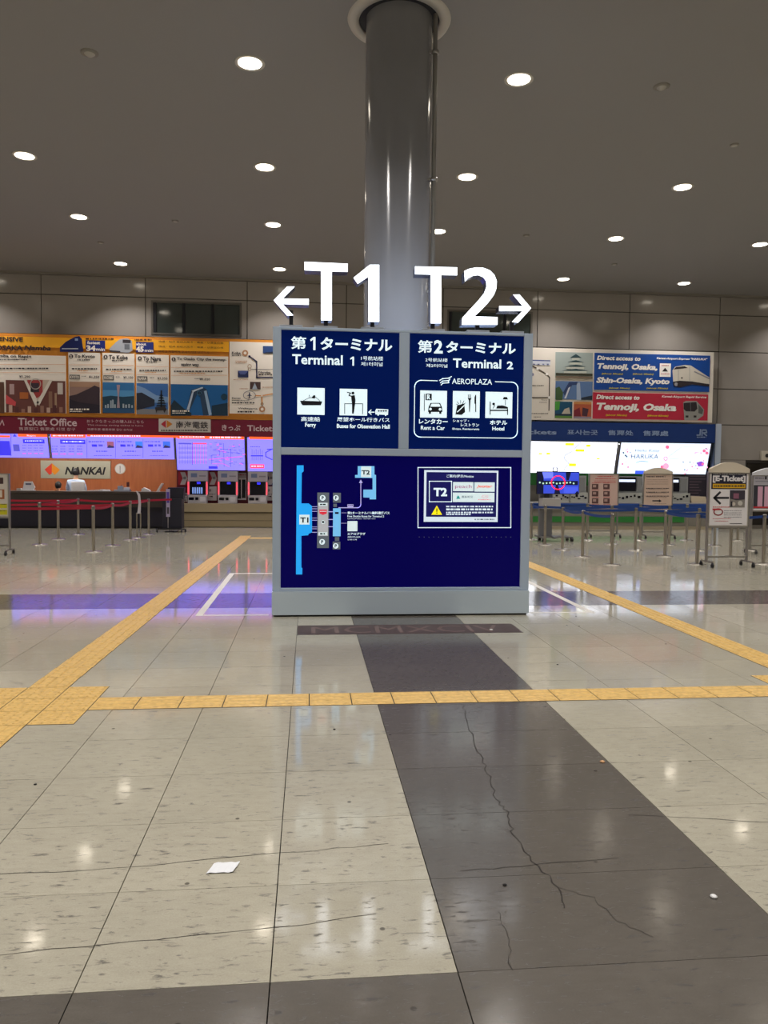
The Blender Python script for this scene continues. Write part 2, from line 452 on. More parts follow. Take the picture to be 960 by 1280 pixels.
crack([(1.08, 5.22), (1.03, 4.9), (.99, 4.32), (.97, 4.0), (.93, 3.66), (.95, 3.5), (.92, 3.32), (.93, 3.1), (.98, 2.84), (.95, 2.7)])
crack([(.98, 2.84), (1.08, 2.76), (1.12, 2.6), (1.2, 2.5)], .003)
crack([(-1.6, 3.13), (-.9, 3.12), (-.1, 3.2), (.35, 3.25)], .0035)
crack([(-1.4, 2.56), (-.6, 2.62), (-.1, 2.66), (.25, 2.72)], .0035)
crack([(1.5, 3.45), (2.1, 3.32), (2.5, 3.28)], .004)
crack([(.62, 3.0), (.8, 3.01), (1.3, 3.05)], .004)
crack([(.66, 2.37), (.7, 2.55), (.7, 2.7)], .003)
# litter
def litter(px, py, name, label, cat, fn):
    p = on_floor(px, py); t = MB(); fn(t); t.build(name, None, (p.x, p.y, .001), label=label, cat=cat)
def paper(t):
    n = 6; vs = []
    for i in range(n + 1):
        for j in range(4):
            x = (i / n - .5) * .105; y = (j / 3 - .5) * .075
            vs.append((x + y * .3, y, .002 + .004 * math.sin(i * 1.3) ** 2 + .003 * (j == 3)))
    k = len(vs)
    vs2 = [(a, b_, c - .0012) for a, b_, c in vs]
    fs = [(i*4+j, (i+1)*4+j, (i+1)*4+j+1, i*4+j+1) for i in range(n) for j in range(3)]
    t.add(vs + vs2, fs + [tuple(q + k for q in f[::-1]) for f in fs], M('#EDEFF2', .7))
litter(279, 1086, 'paper_scrap', 'small rectangular white paper lying on a light floor tile at the lower left', 'paper scrap', paper)
litter(892, 1122, 'paper_pellet', 'tiny white pellet on the dark stone band at the lower right', 'litter', lambda t: t.lathe([(0, 0), (.012, .001), (.014, .005), (.009, .009), (0, .01)], white, 10))
litter(753, 953, 'food_crumb', 'tiny orange crumb on the dark band below the yellow crossing strip', 'litter', lambda t: t.lathe([(0, 0), (.014, .001), (.015, .005), (.006, .01), (0, .011)], M('#E2B080', .7), 7))
litter(614, 788, 'paper_pellet', 'tiny white pellet on the brown numeral strip before the sign', 'litter', lambda t: t.lathe([(0, 0), (.018, .001), (.02, .008), (.009, .014), (0, .015)], white, 8))
for k, (px, py, lb) in enumerate(((697, 831, 'black speck on the light tiles right of the dark band'), (720, 770.5, 'black speck on the floor just right of the sign plinth'), (724, 783, 'second black speck right of the sign plinth, the nearer one'), (418, 912, 'black speck below the yellow strip, left of the dark band'), (44, 981, 'black speck at the far left of the light tiles'), (631, 1107, 'black flake lying across the dark stone band'))):
    litter(px, py, 'dirt_speck', lb, 'litter', lambda t: t.lathe([(0, 0), (.008, .001), (.009, .003), (0, .004)], M('#1B1816', .9), 6))

# ---------------------------------------------------------------- ceiling and walls
t = MB(); t.box((XL, YB, ZC), (XR, YF, ZC + .15), ceiling_m); t.build('ceiling', kind='structure')
t = MB(); t.box((XL - .2, YB, 0), (XL, YF, ZC), wall_m); t.build('wall_left', kind='structure')
t = MB(); t.box((XR, YB, 0), (XR + .2, YF, ZC), wall_m); t.build('wall_right', kind='structure')
t = MB(); t.box((XL, YB - .2, 0), (XR, YB, ZC), M('#8E867A', .6)); t.build('wall_front', kind='structure')
joints_z = [0, 1.05, 2.2, 3.32, 4.46, 5.63, 6.78, ZC - .06]
joints_x = [XL] + [1.1 + 2.96 * k for k in range(-5, 6)] + [XR]
WINS = {1: (-4.66, -2.02, 5.70, 6.70), 2: (4.18, 6.86, 5.56, 6.70)}
def opening(xa, xb, za):
    xm = (xa + xb) / 2
    if za < 3.3 and (xm < 1.1 or 4.06 < xm < 12.9): return True
    if za < 2.1 and 12.9 < xm < 15.9: return True
    return False
bt = MB()
# dark backing behind the joints, with holes where panels are left out
panels = []
for i in range(len(joints_x) - 1):
    for j in range(len(joints_z) - 1):
        xa, xb, za, zb = joints_x[i], joints_x[i+1], joints_z[j], joints_z[j+1]
        if opening(xa, xb, za): continue
        bt.box((xa, BW + .06, za), (xb, BW + .3, zb), grout); panels.append((xa, xb, za, zb))
wall_back = bt.build('wall_back', kind='structure')
for xa, xb, za, zb in panels:
    segs = [(xa, xb, za, zb)]
    for wx0, wx1, wz0, wz1 in WINS.values():
        ns = []
        for a, b_, c, d in segs:
            if b_ <= wx0 or a >= wx1 or d <= wz0 or c >= wz1: ns.append((a, b_, c, d)); continue
            if a < wx0 - .02: ns.append((a, wx0, c, d))
            if b_ > wx1 + .02: ns.append((wx1, b_, c, d))
            a2, b2 = max(a, wx0), min(b_, wx1)
            if c < wz0 - .02: ns.append((a2, b2, c, wz0))
            if d > wz1 + .02: ns.append((a2, b2, wz1, d))
        segs = ns
    t = MB()
    for a, b_, c, d in segs:
        g = .012
        t.box((a + (g if a == xa else 0), BW, c + (g if c == za else 0)), (b_ - (g if b_ == xb else 0), BW + .05, d - (g if d == zb else 0)), wall_m)
    if segs: t.build('wall_panel', wall_back)
t = MB(); t.box((XL, BW - .07, ZC - .06), (XR, BW + .1, ZC), M('#8A857C', .5)); t.build('trim_1', kind='structure')
t = MB(); t.box((13.0, BW - .02, 0), (XR, BW, .12), M('#6A645C', .5)); t.build('baseboard_back', kind='structure')
glass_dark = M('#39423F', .06, 0, 0, .9); wframe = M('#6F6B64', .4, .4); mull = M('#14161F', .4)
for n, (a, b_, c, d) in WINS.items():
    t = MB(); f = .06
    t.box((a, BW - .02, c), (b_, BW + .05, c + f), wframe); t.box((a, BW - .02, d - f), (b_, BW + .05, d), wframe)
    t.box((a, BW - .02, c + f), (a + f, BW + .05, d - f), wframe); t.box((b_ - f, BW - .02, c + f), (b_, BW + .05, d - f), wframe)
    wn = t.build('window_%d' % n, kind='structure')
    a2, b2, c2, d2 = a + f, b_ - f, c + f, d - f; mw = .09; wid = (b2 - a2 - mw * 3) / 3
    for k in range(3):
        x = a2 + mw + k * (wid + mw)
        q = MB(); q.box((x - mw, BW - .005, c2), (x, BW + .05, d2), mull); q.build('mullion', wn)
        q = MB(); q.box((x, BW + .03, c2), (x + wid, BW + .045, d2), glass_dark); q.build('pane', wn)
# doorway recess at the far right
da = MB(); dk = M('#2E2A27', .7)
da.box((13.05, BW + .9, 0), (15.85, BW + 1.0, 2.2), M('#4A443E', .7))
da.box((13.0, BW, 0), (13.95, BW + .1, 2.2), wall_m)
da.box((13.95, BW, 0), (14.03, BW + .9, 2.15), dk); da.box((15.8, BW, 0), (15.88, BW + .9, 2.15), dk); da.box((13.95, BW - .02, 2.12), (15.88, BW + .9, 2.2), dk)
door = da.build('door_1', kind='structure', label='dark doorway recess at the right end of the back wall')

# ---------------------------------------------------------------- downlights
trim_m = M('#B9B4AA', .5); lens_m = M('#FFF3DE', .5, 0, 11.0)
def downlight_proto():
    t = thing('downlight', (0, 0, ZC), '', 'ceiling light')
    q = MB(); q.lathe([(.165, -.001), (.205, -.012), (.215, -.006), (.215, 0)], trim_m, 24); q.build('trim_ring', t, (0, 0, 0), False)
    q = MB(); q.lathe([(.0001, -.006), (.165, -.006)], lens_m, 24, smooth=False); q.build('lamp_lens', t, (0, 0, 0), False)
    return t
dl = downlight_proto()
ld = bpy.data.lights.new('lamp_beam', 'AREA'); ld.shape = 'DISK'; ld.size = .32; ld.energy = LAMP_W; ld.color = LAMP_COL; ld.spread = math.radians(112)
rows = [(22.25, 'in the row nearest the back wall'), (18.36, 'in the second row from the back wall'), (15.0, 'in the third row from the back wall'), (11.3, 'in the frontmost row in view'),
        (7.6, None), (3.9, None), (.2, None), (-3.5, None), (-7.2, None), (-10.9, None)]
colsx = [-13.6, -9.4, -5.23, -.86, 3.03, 7.4, 11.1, 15.2]
ords = {-9.4: 'far left', -5.23: 'leftmost', -.86: 'left of the column', 3.03: 'right of the column', 7.4: 'second right of the column', 11.1: 'rightmost'}
first = True
for ri, (ry, rl) in enumerate(rows):
    for cx in colsx:
        if first: t = dl; kids = list(dl.children)
        else:
            t = dl.copy(); C.objects.link(t)
            for ch in dl_kids:
                c = ch.copy(); C.objects.link(c); c.parent = t
        if first: dl_kids = kids; first = False
        t.location = (cx, ry, ZC)
        vis = rl is not None and not (ri == 3 and cx not in (-.86, 3.03)) and not (ri == 2 and cx not in (-5.23, -.86, 3.03, 7.4)) and cx in ords and not (cx == -9.4)
        if vis:
            t['label'] = 'round lit downlight %s, %s' % (ords[cx], rl); t['group'] = 'lit ceiling downlights'
        else:
            t['label'] = 'round recessed ceiling downlight outside the photo frame'; t['group'] = 'ceiling downlights outside the frame'
        lo = bpy.data.objects.new('lamp_beam', ld); C.objects.link(lo); lo.parent = t; lo.location = (0, 0, -.03)
for k, (px, py, lb) in enumerate(((112, 66, 'small round ceiling speaker at the upper left'), (827, 108, 'small round ceiling speaker at the upper right'), (918, 181, 'flat ceiling detector near the right edge'),
        (219, 276, 'small ceiling detector left of the column'), (126, 303, 'small ceiling detector toward the left wall end'), (658, 294, 'small ceiling detector right of the column'), (768, 330, 'small ceiling detector near the back at right'))):
    p = on_floor(px, py, ZC); R_ = .12 if k < 2 else .08
    t = thing('ceiling_detector' if k > 1 else 'ceiling_speaker', (p.x, p.y, ZC), lb, 'detector' if k > 1 else 'speaker')
    q = MB(); q.lathe([(R_ * .6, -.02), (R_ * .95, -.015), (R_, 0)], M('#7C776F', .5), 20); q.build('housing', t, (0, 0, 0), False)
    q = MB(); q.lathe([(.0001, -.05 if k < 2 else -.03), (R_ * .35, -.045 if k < 2 else -.028), (R_ * .6, -.02)], M('#A39E95', .4), 16); q.build('grille', t, (0, 0, 0), False)

# ---------------------------------------------------------------- column
CX, CY, CRR = 1.12, 10.05, .425
t = thing('column', (CX, CY, 0), 'tall round glossy grey column rising behind the terminal sign to the ceiling', 'column')
q = MB(); q.lathe([(CRR + .03, 0), (CRR + .03, .12), (CRR, .14), (CRR, ZC + .3)], column_m, 64); q.build('shaft', t, (0, 0, 0), False)
q = MB(); q.lathe([(CRR + .09, 0), (CRR + .09, -.03), (CRR + .22, -.03), (CRR + .235, 0)], M('#B5AFA5', .5), 64); q.build('ceiling_collar', t, (0, 0, ZC), False)
q = MB(); q.lathe([(CRR, -.004), (CRR + .1, -.004)], M('#1C1C22', .7), 64); q.build('shadow_gap', t, (0, 0, ZC), False)
q = MB(); q.tube((CRR * .93 + .04, -.22, 3.0), (CRR * .93 + .04, -.22, ZC - .02), .028, M('#8D8A84', .3, .6), 12)
q.tube((CRR * .93 + .04, -.22, 0), (CRR * .93 + .04, -.22, 3.0), .028, M('#8D8A84', .3, .6), 12); cd = q.build('conduit', t, (0, 0, 0), False)
for z in (6.92, 5.35, 3.95, 2.4):
    q = MB(); q.lathe([(.03, -.02), (.048, -.02), (.048, .02), (.03, .02)], M('#9C9994', .3, .7), 14); q.box((-.1, -.015, -.012), (-.02, .015, .012), M('#9C9994', .3, .7)); q.build('clamp', cd, (CRR * .93 + .04, -.22, z), False)
# ---------------------------------------------------------------- the terminal sign
KX, KY, KL, KR, KH, KD = 1.07, 8.66, -.405, 2.54, 3.235, .84
kiosk = thing('terminal_sign', (KX, KY, 0), 'large freestanding navy and grey airport sign with glowing T1 and T2 on top', 'sign')
def kb(name, a, b_, m=frame_grey, bev=.006, **kw):
    t = MB(); t.box((a[0] - KX, a[1], a[2]), (b_[0] - KX, b_[1], b_[2]), m, bev); return t.build(name, kiosk, (0, 0, 0), False, **kw)
kb('body', (KL + .01, .06, .28), (KR - .01, KD, KH - .01), bev=.01)
kb('plinth', (KL - .005, -.012, .02), (KR + .005, KD + .01, .285), M('#CBDCEA', .35), .004)
kb('plinth_foot', (KL + .02, .01, 0), (KR - .02, KD - .02, .022), black, 0)
kb('side_stile', (KL, 0, .288), (-.313, .09, KH)); kb('side_stile', (2.437, 0, .288), (KR, .09, KH))
kb('top_rail', (-.313, 0, 3.203), (2.437, .09, KH)); kb('middle_rail', (-.313, 0, 1.822), (2.437, .09, 1.903)); kb('bottom_rail', (-.313, 0, .288), (2.437, .09, .325))
kb('centre_stile', (1.005, 0, 1.903), (1.12, .09, 3.203))
PY_ = KY + .02
NU = M('#001146', .3, 0, .8, .12); NL = M('#020042', .3, 0, .85, .12)
W1 = M('#D8ECF4', .4, 0, .8); W2 = M('#C9D8E6', .4, 0, .8); INK = M('#0A1020', .5)
def panel(a, b_, c, d, m, lb):
    t = MB(); t.box((a - KX, .02, c), (b_ - KX, .058, d), m); return t.build('sign_panel', kiosk, (0, 0, 0), False, label=lb)
pu = panel(-.313, 1.005, 1.903, 3.203, NU, 'upper left navy panel for Terminal 1')
pv = panel(1.12, 2.437, 1.903, 3.203, NU, 'upper right navy panel for Terminal 2')
pl = panel(-.313, 2.437, .325, 1.822, NL, 'large lower navy panel with airport map')
for o in (pu, pv, pl): WL[o.name] = Vector((KX, KY, 0))
def P_(layer=.0012): return Print(PY_ - .001, layer=layer)
# upper left
p = P_().T(345, 405, 6)
B = .018
p.text('第', 112, 92, 226, 190, W1, bold=B); p.one(256, 97, 296, 196, W1); p.text('ターミナル', 333, 98, 872, 207, W1, bold=.03)
p.text('Terminal', 122, 226, 500, 310, W1, bold=.022); p.one(556, 245, 585, 313, W1)
p.text('1号航站楼', 638, 240, 803, 276, W1, bold=.005); p.text('제1터미널', 638, 284, 800, 318, W1, bold=.005)
p.build('lettering', pu)
p = P_().T(345, 475, 6)
p.text('高速船', 188, 275, 330, 312, W1, bold=.012); p.text('Ferry', 218, 320, 300, 362, W1, bold=.03)
p.text('展望ホール行きバス', 458, 278, 852, 318, W1, bold=.012); p.text('Buses for Obsevation Hall', 456, 328, 853, 366, W1, bold=.03)
p.build('lettering', pu)
p = P_().T(345, 475, 6)
p.rect(160, 57, 364, 262, W1)
p.poly([(180, 155), (348, 160), (336, 190), (200, 190), (190, 178)], INK, 2).line([(205, 155), (245, 135), (300, 130), (330, 158)], 4, INK, 2)
p.poly([(262, 135), (285, 112), (296, 118), (292, 140)], INK, 2).line([(248, 112), (256, 135)], 4, INK, 2)
p.build('ferry_pictogram', pu)
p = P_().T(345, 475, 6)
p.rect(478, 65, 683, 268, W1).disc(577, 98, 11, INK, 2)
p.poly([(563, 118), (590, 112), (596, 150), (592, 190), (583, 252), (570, 252), (570, 190), (566, 150)], INK, 2)
p.line([(566, 122), (548, 116), (556, 98)], 8, INK, 2).line([(534, 92), (562, 98)], 6, INK, 2)
p.line([(515, 252), (515, 178), (650, 178), (650, 255)], 5, INK, 2); p.build('observation_pictogram', pu)
p = P_().T(345, 475, 6)
p.line([(738, 241), (700, 241)], 7, W1, 1).line([(714, 224), (696, 241), (714, 258)], 7, W1, 1)
p.poly([(752, 216), (842, 220), (840, 262), (746, 258), (744, 232)], W1, 1)
for k in range(4): p.rect(764 + k * 18, 226, 777 + k * 18, 238, INK, 2)
p.disc(766, 262, 6, W1, 2).disc(822, 264, 6, W1, 2); p.build('bus_pictogram', pu)
# upper right
p = P_().T(505, 410, 6)
p.text('第', 103, 90, 212, 188, W1, bold=B); p.text('2', 225, 90, 290, 192, W1, bold=.03); p.text('ターミナル', 314, 98, 838, 198, W1, bold=.03)
p.text('Terminal', 368, 228, 728, 306, W1, bold=.022); p.text('2', 772, 250, 818, 310, W1, bold=.028)
p.text('2号航站楼', 160, 224, 326, 256, W1, bold=.005); p.text('제2터미널', 166, 268, 326, 298, W1, bold=.005); p.build('lettering', pv)
p = P_().T(505, 465, 6)
p.text('AEROPLAZA', 360, 48, 660, 96, W1, bold=.006); p.T(505, 465, 6)
for k, y in enumerate((52, 70, 86)):
    p.line([(266 + k * 6, y + 12), (290, y - 2), (335, y - 6), (356 - k * 12, y - 18)], 7, W1, 2)
def arc(cx, cy, r, a0, a1, n=8): return [(cx + r * math.cos(math.radians(a0 + (a1 - a0) * k / n)), cy + r * math.sin(math.radians(a0 + (a1 - a0) * k / n))) for k in range(n + 1)]
p.line([(250, 66)] + arc(130, 112, 50, -90, -180)[0:] + arc(124, 440, 48, 180, 90) + [(124, 488)] + arc(800, 446, 50, 90, 0) + arc(806, 124, 48, 0, -90) + [(684, 73)], 6, W1, 1)
p.build('outline_frame', pv, label='white rounded outline with AEROPLAZA wordmark')
p = P_().T(505, 465, 6)
p.text('レンタカー', 112, 350, 328, 392, W1, bold=.03); p.text('Rent a Car', 126, 402, 306, 436, W1, bold=.02)
p.text('ショップ・', 366, 354, 486, 378, W1, bold=.015); p.text('レストラン', 426, 384, 562, 410, W1, bold=.015); p.text('Shops, Restaurants', 362, 418, 564, 440, W1, bold=.015)
p.text('ホテル', 644, 362, 774, 398, W1, bold=.03); p.text('Hotel', 662, 410, 752, 440, W1, bold=.03); p.build('lettering', pv)
p = P_().T(505, 465, 6)
p.rect(122, 138, 320, 344, W1).line([(152, 165), (152, 290)], 5, INK, 2).rect(162, 162, 208, 212, INK, 2).text('R', 172, 168, 200, 206, W1, 3, bold=.04)
p.poly([(200, 232), (270, 232), (284, 262), (288, 300), (180, 300), (184, 262)], INK, 2).poly([(206, 238), (264, 238), (274, 260), (196, 260)], W1, 3)
p.disc(198, 278, 10, W1, 3).disc(270, 280, 10, W1, 3).rect(186, 298, 202, 314, INK, 2).rect(264, 298, 280, 314, INK, 2); p.build('rental_car_pictogram', pv)
p = P_().T(505, 465, 6)
p.rect(367, 142, 566, 346, W1).poly([(398, 250), (452, 236), (458, 300), (432, 322), (386, 318)], INK, 2).line([(400, 300), (450, 252)], 7, W1, 3)
for a, b_, c, d in ((425, 236, 424, 212), (412, 240, 398, 222), (438, 238, 450, 216), (446, 242, 462, 232), (404, 246, 390, 240)): p.line([(a, b_), (c, d)], 4, INK, 2)
for x in (482, 491, 500): p.line([(x, 170), (x, 198)], 4, INK, 2)
p.poly([(478, 196), (506, 196), (498, 214), (494, 298), (488, 298), (486, 214)], INK, 2).poly([(536, 170), (541, 172), (541, 300), (534, 300), (534, 240), (528, 236), (528, 190)], INK, 2); p.build('shop_restaurant_pictogram', pv)
p = P_().T(505, 465, 6)
p.rect(612, 148, 810, 348, W1).line([(646, 225), (646, 318)], 7, INK, 2).line([(646, 288), (778, 288)], 10, INK, 2).line([(776, 265), (776, 320)], 7, INK, 2)
p.disc(672, 240, 10, INK, 2).poly([(700, 252), (738, 250), (776, 262), (778, 276), (690, 274)], INK, 2).line([(680, 250), (668, 272)], 5, INK, 2)
p.line([(760, 210), (760, 250)], 4, INK, 2).poly([(740, 206), (748, 188), (772, 188), (780, 206)], INK, 2); p.build('hotel_pictogram', pv)
# lower panel: map
SKY = M('#1D9BEA', .4, 0, .8); PALE = M('#6FB6E8', .4, 0, .75); G1 = M('#5E6770', .5, 0, .55); G2 = M('#A9ABB0', .5, 0, .7); LAV = M('#A9A4DC', .5, 0, .75); CR = M('#C9DCE0', .4, 0, .8); RED = M('#C8283C', .5, 0, .8)
p = P_().T(350, 570, 6)
p.poly([(126, 70), (177, 70), (177, 115), (163, 127), (160, 356), (215, 356), (240, 376), (240, 572), (214, 584), (212, 594), (160, 598), (160, 836), (168, 842), (166, 888), (120, 888)], SKY, 1)
p.rect(145, 440, 221, 514, CR, 2).text('T1', 152, 460, 214, 500, INK, 3, bold=.035); p.build('terminal_one_map_shape', pl)
p = P_().T(350, 570, 6)
p.poly([(583, 76), (708, 76), (708, 140), (720, 142), (720, 325), (672, 325), (672, 312), (625, 310), (625, 252), (694, 252), (694, 165), (563, 163), (563, 142), (583, 142)], PALE, 1)
p.rect(608, 78, 684, 160, CR, 2).text('T2', 612, 106, 674, 140, INK, 3, bold=.035); p.build('terminal_two_map_shape', pl)
p = P_().T(350, 570, 6)
for y in (380, 396, 415, 465, 482, 532, 546, 572): p.line([(240, y), (282, y)], 4, LAV, 1)
for y in (418, 476, 530): p.line([(362, y), (398, y)], 6, LAV, 1)
p.rect(280, 274, 366, 690, G1, 1); p.rect(286, 350, 360, 600, G2, 2); p.rect(290, 352, 354, 374, CR, 3).rect(290, 572, 354, 594, CR, 3)
p.greek(300, 358, 346, 368, INK, 4).greek(300, 578, 346, 588, INK, 4)
p.poly([(294, 402), (352, 402), (350, 432), (322, 442), (296, 430)], RED, 3).line([(300, 415), (346, 415)], 4, CR, 4)
p.disc(323, 496, 14, CR, 3).rect(314, 488, 332, 502, INK, 4)
for x, y in ((320, 314), (316, 644)): p.disc(x, y, 21, W1, 3).text('P', x - 8, y - 13, x + 10, y + 13, INK, 4, bold=.04)
p.build('car_park_map_block', pl)
p = P_().T(350, 570, 6)
p.rect(398, 276, 456, 350, G1, 1).rect(400, 358, 426, 382, G1, 1).rect(398, 392, 454, 602, PALE, 1).rect(412, 608, 444, 636, G1, 1).rect(396, 642, 452, 700, G1, 1)
for x, y in ((420, 314), (418, 674)): p.disc(x, y, 20, W1, 3).text('P', x - 8, y - 13, x + 10, y + 13, INK, 4, bold=.04)
p.rect(412, 420, 440, 434, INK, 2); p.build('station_map_block', pl)
p = P_().T(350, 570, 6)
p.line([(440, 388)] + arc(580, 362, 26, 90, 0) + [(606, 200)], 6, LAV, 1).poly([(606, 176), (592, 202), (620, 202)], LAV, 1).rect(506, 362, 550, 384, LAV, 2).greek(510, 366, 546, 372, INK, 3)
p.line([(460, 426), (500, 426)], 2.5, LAV, 1).line([(456, 504), (500, 504)], 2.5, LAV, 1); p.build('shuttle_route_line', pl)
p = P_().T(350, 570, 6); p.rect(506, 488, 580, 564, CR, 1); p.build('plaza_map_block', pl)
p = P_().T(350, 570, 6)
p.text('第2ターミナル', 506, 416, 652, 438, W1, bold=.02).text('(T2)', 655, 420, 688, 436, W1).text('無料連絡バス', 690, 416, 822, 438, W1, bold=.02)
p.text('Free Shuttle Buses for Terminal 2', 506, 444, 780, 460, W1, bold=.01).text('前往2号航站楼免费巴士  제2터미널행 무료버스', 506, 466, 718, 475, W2)
p.text('エアロプラザ', 506, 574, 640, 594, W1, bold=.02).text('AEROPLAZA', 506, 602, 604, 612, W1, bold=.01).text('空港広場', 506, 622, 576, 632, W2); p.build('lettering', pl)
# notice in the lower panel
p = Print(PY_ - .001).T(510, 570, 6.4)
p.frame(80, 92, 822, 573, 7, W2, 1); p.build('outline_frame', pl)
NV = M('#0B0C55', .4, 0, .7)
nt_ = MB(); q = Print(PY_ - .001).T(510, 570, 6.4)
q.rect(130, 112, 716, 528, W2, 2).rect(148, 128, 704, 488, NV, 3).text('ご案内/提示/Notice', 308, 148, 524, 174, W1, 4, bold=.01)
q.frame(170, 202, 348, 366, 6, W1, 4).text('T2', 204, 254, 312, 322, W1, 4, bold=.04)
q.rect(360, 208, 522, 282, CR, 4).rect(530, 210, 692, 286, CR, 4).rect(358, 292, 690, 370, CR, 4)
q.text('peach', 376, 228, 508, 266, M('#A32A72', .5, 0, .6), 5).text('Jetstar', 546, 230, 674, 260, M('#E0502A', .5, 0, .8), 5, bold=.02, shear=.3)
q.poly([(384, 342), (400, 312), (418, 342)], M('#1F8F8C', .5, 0, .7), 5).text('春秋航空', 428, 316, 518, 336, M('#3A4450', .5, 0, .6), 5).text('CΞI', 590, 312, 640, 336, M('#D86070', .5, 0, .8), 5).greek(560, 346, 660, 352, M('#D86070', .5, 0, .8), 5)
YW = M('#F2E010', .5, 0, .85)
q.poly([(230, 396), (186, 470), (272, 470)], YW, 4).rect(226, 418, 234, 446, INK, 5).disc(230, 456, 5, INK, 5)
q.greek(305, 398, 680, 410, W2, 4).greek(305, 420, 676, 434, W1, 4).greek(305, 446, 684, 458, W2, 4).greek(305, 462, 500, 472, W2, 4).greek(532, 502, 688, 512, G1, 4)
q.build('notice_plate', pl, label='white-framed notice naming Terminal 2 airlines with yellow warning triangle')
p = Print(PY_ - .001).T(510, 570, 6.4)
for k in range(20): p.rect(88 + k * 38.5, 645 + (k % 3), 93 + k * 38.5, 650 + (k % 3), G1, 1)
p.build('dotted_line', pl)
# illuminated characters
LIT = M('#EFF6FF', .4, 0, 2.8); LITB = M('#DDEBFF', .4, 0, 11.0); chrome = M('#3D4A78', .22, .7)
def glyph(name, pts, T, posts, lb):
    ox, oy, s_ = T
    poly = []
    for x, y in pts:
        q = on_wall(ox + x / s_, oy + y / s_, KY + .02); poly.append((q.x - KX, q.z))
    a = sum(poly[i][0] * poly[(i+1) % len(poly)][1] - poly[(i+1) % len(poly)][0] * poly[i][1] for i in range(len(poly)))
    if a < 0: poly = poly[::-1]
    n = len(poly); t = MB()
    cxm = sum(q[0] for q in poly) / n
    t.prism_xz(poly, .02, .19, LIT, chrome, LITB); o = t.build(name, kiosk, (0, 0, 0), False, label=lb)
    WL[o.name] = Vector((KX, KY, 0))
    for px, py in posts:
        q = on_wall(ox + px / s_, oy + py / s_, KY + .02); x = q.x - KX
        t = MB(); t.box((x - .022, .06, KH), (x + .022, .11, q.z + .02), M('#3A3D48', .4, .5)); t.box((x - .13, .02, KH - .002), (x + .13, .15, KH + .025), M('#B8C0CC', .35, .3), .003); t.build('mounting_post', o, (0, 0, 0), False)
TA, TB_ = (330, 315, 5.333), (505, 325, 5.647)
glyph('arrow', [(65, 322), (155, 230), (205, 230), (125, 310), (298, 313), (298, 352), (125, 347), (195, 422), (155, 425)], TA, [(180, 395)], 'glowing white arrow pointing left')
glyph('letter', [(270, 65), (558, 78), (558, 132), (452, 130), (452, 455), (380, 455), (380, 126), (270, 122)], TA, [(413, 455)], 'glowing white letter T before the 1')
glyph('numeral', [(705, 85), (768, 85), (768, 465), (695, 465), (695, 165), (625, 212), (597, 172)], TA, [(725, 465)], 'glowing white numeral 1')
glyph('letter', [(78, 45), (375, 52), (375, 108), (262, 106), (262, 447), (188, 447), (188, 103), (78, 100)], TB_, [(208, 447)], 'glowing white letter T before the 2')
glyph('numeral', [(425, 78), (460, 62), (510, 52), (560, 55), (605, 72), (638, 105), (655, 150), (652, 200), (635, 245), (595, 300), (540, 358), (496, 398), (660, 403), (660, 457), (408, 457), (412, 408), (470, 345), (530, 280), (565, 235), (582, 190), (580, 150), (560, 122), (525, 107), (490, 110), (455, 127), (430, 152)], TB_, [(525, 457)], 'glowing white numeral 2')
glyph('arrow', [(672, 325), (838, 326), (770, 245), (815, 243), (897, 340), (805, 442), (762, 438), (836, 360), (672, 360)], TB_, [(770, 440)], 'glowing white arrow pointing right')
# ---------------------------------------------------------------- left: ticket office
HY = 23.2                     # face of the header signs
def boxthing(name, a, b_, m, label, cat, bev=0, **kw):
    t = MB(); c = ((a[0] + b_[0]) / 2, (a[1] + b_[1]) / 2, min(a[2], b_[2]))
    t.box([a[i] - c[i] for i in range(3)], [b_[i] - c[i] for i in range(3)], m, bev)
    return t.build(name, None, c, label=label, cat=cat, **kw)
YEL = M('#FFB524', .5); CREAM = M('#F6ECE0', .6); BRN = M('#4A3020', .6); NAVY = M('#141A50', .5); ORG = M('#D88C2C', .5)
MAG = M('#74102F', .45); LET = M('#D8BFC4', .5); INKP = M('#2A2228', .6)
# structure around the opening
st = MB(); st.box((XL, HY + .1, 3.23), (1.1, BW + .06, 3.32), M('#7A746A', .6)); st.box((XL, HY + .1, 2.73), (1.1, 25.6, 2.77), M('#55504A', .7)); st.build('trim_2', kind='structure', label='grey soffit over the ticket office')
st = MB()
st.box((1.0, BW, 0), (1.1, 25.7, 3.3), wall_m); st.build('wall_machine_end', kind='structure'); st = MB()
st.box((XL, 25.6, 0), (-3.9, 25.7, 2.7), wood_m); st.box((-3.98, 23.83, 0), (-3.9, 25.6, 2.7), wood_m)
st.build('wall_office', kind='structure', label='recessed ticket office wall with warm wood veneer')
st = MB(); st.box((-3.98, 23.76, 0), (1.0, 23.82, 2.7), M('#6B1A2C', .5)); st.build('wall_machines', kind='structure', label='dark red wall behind the ticket machines')
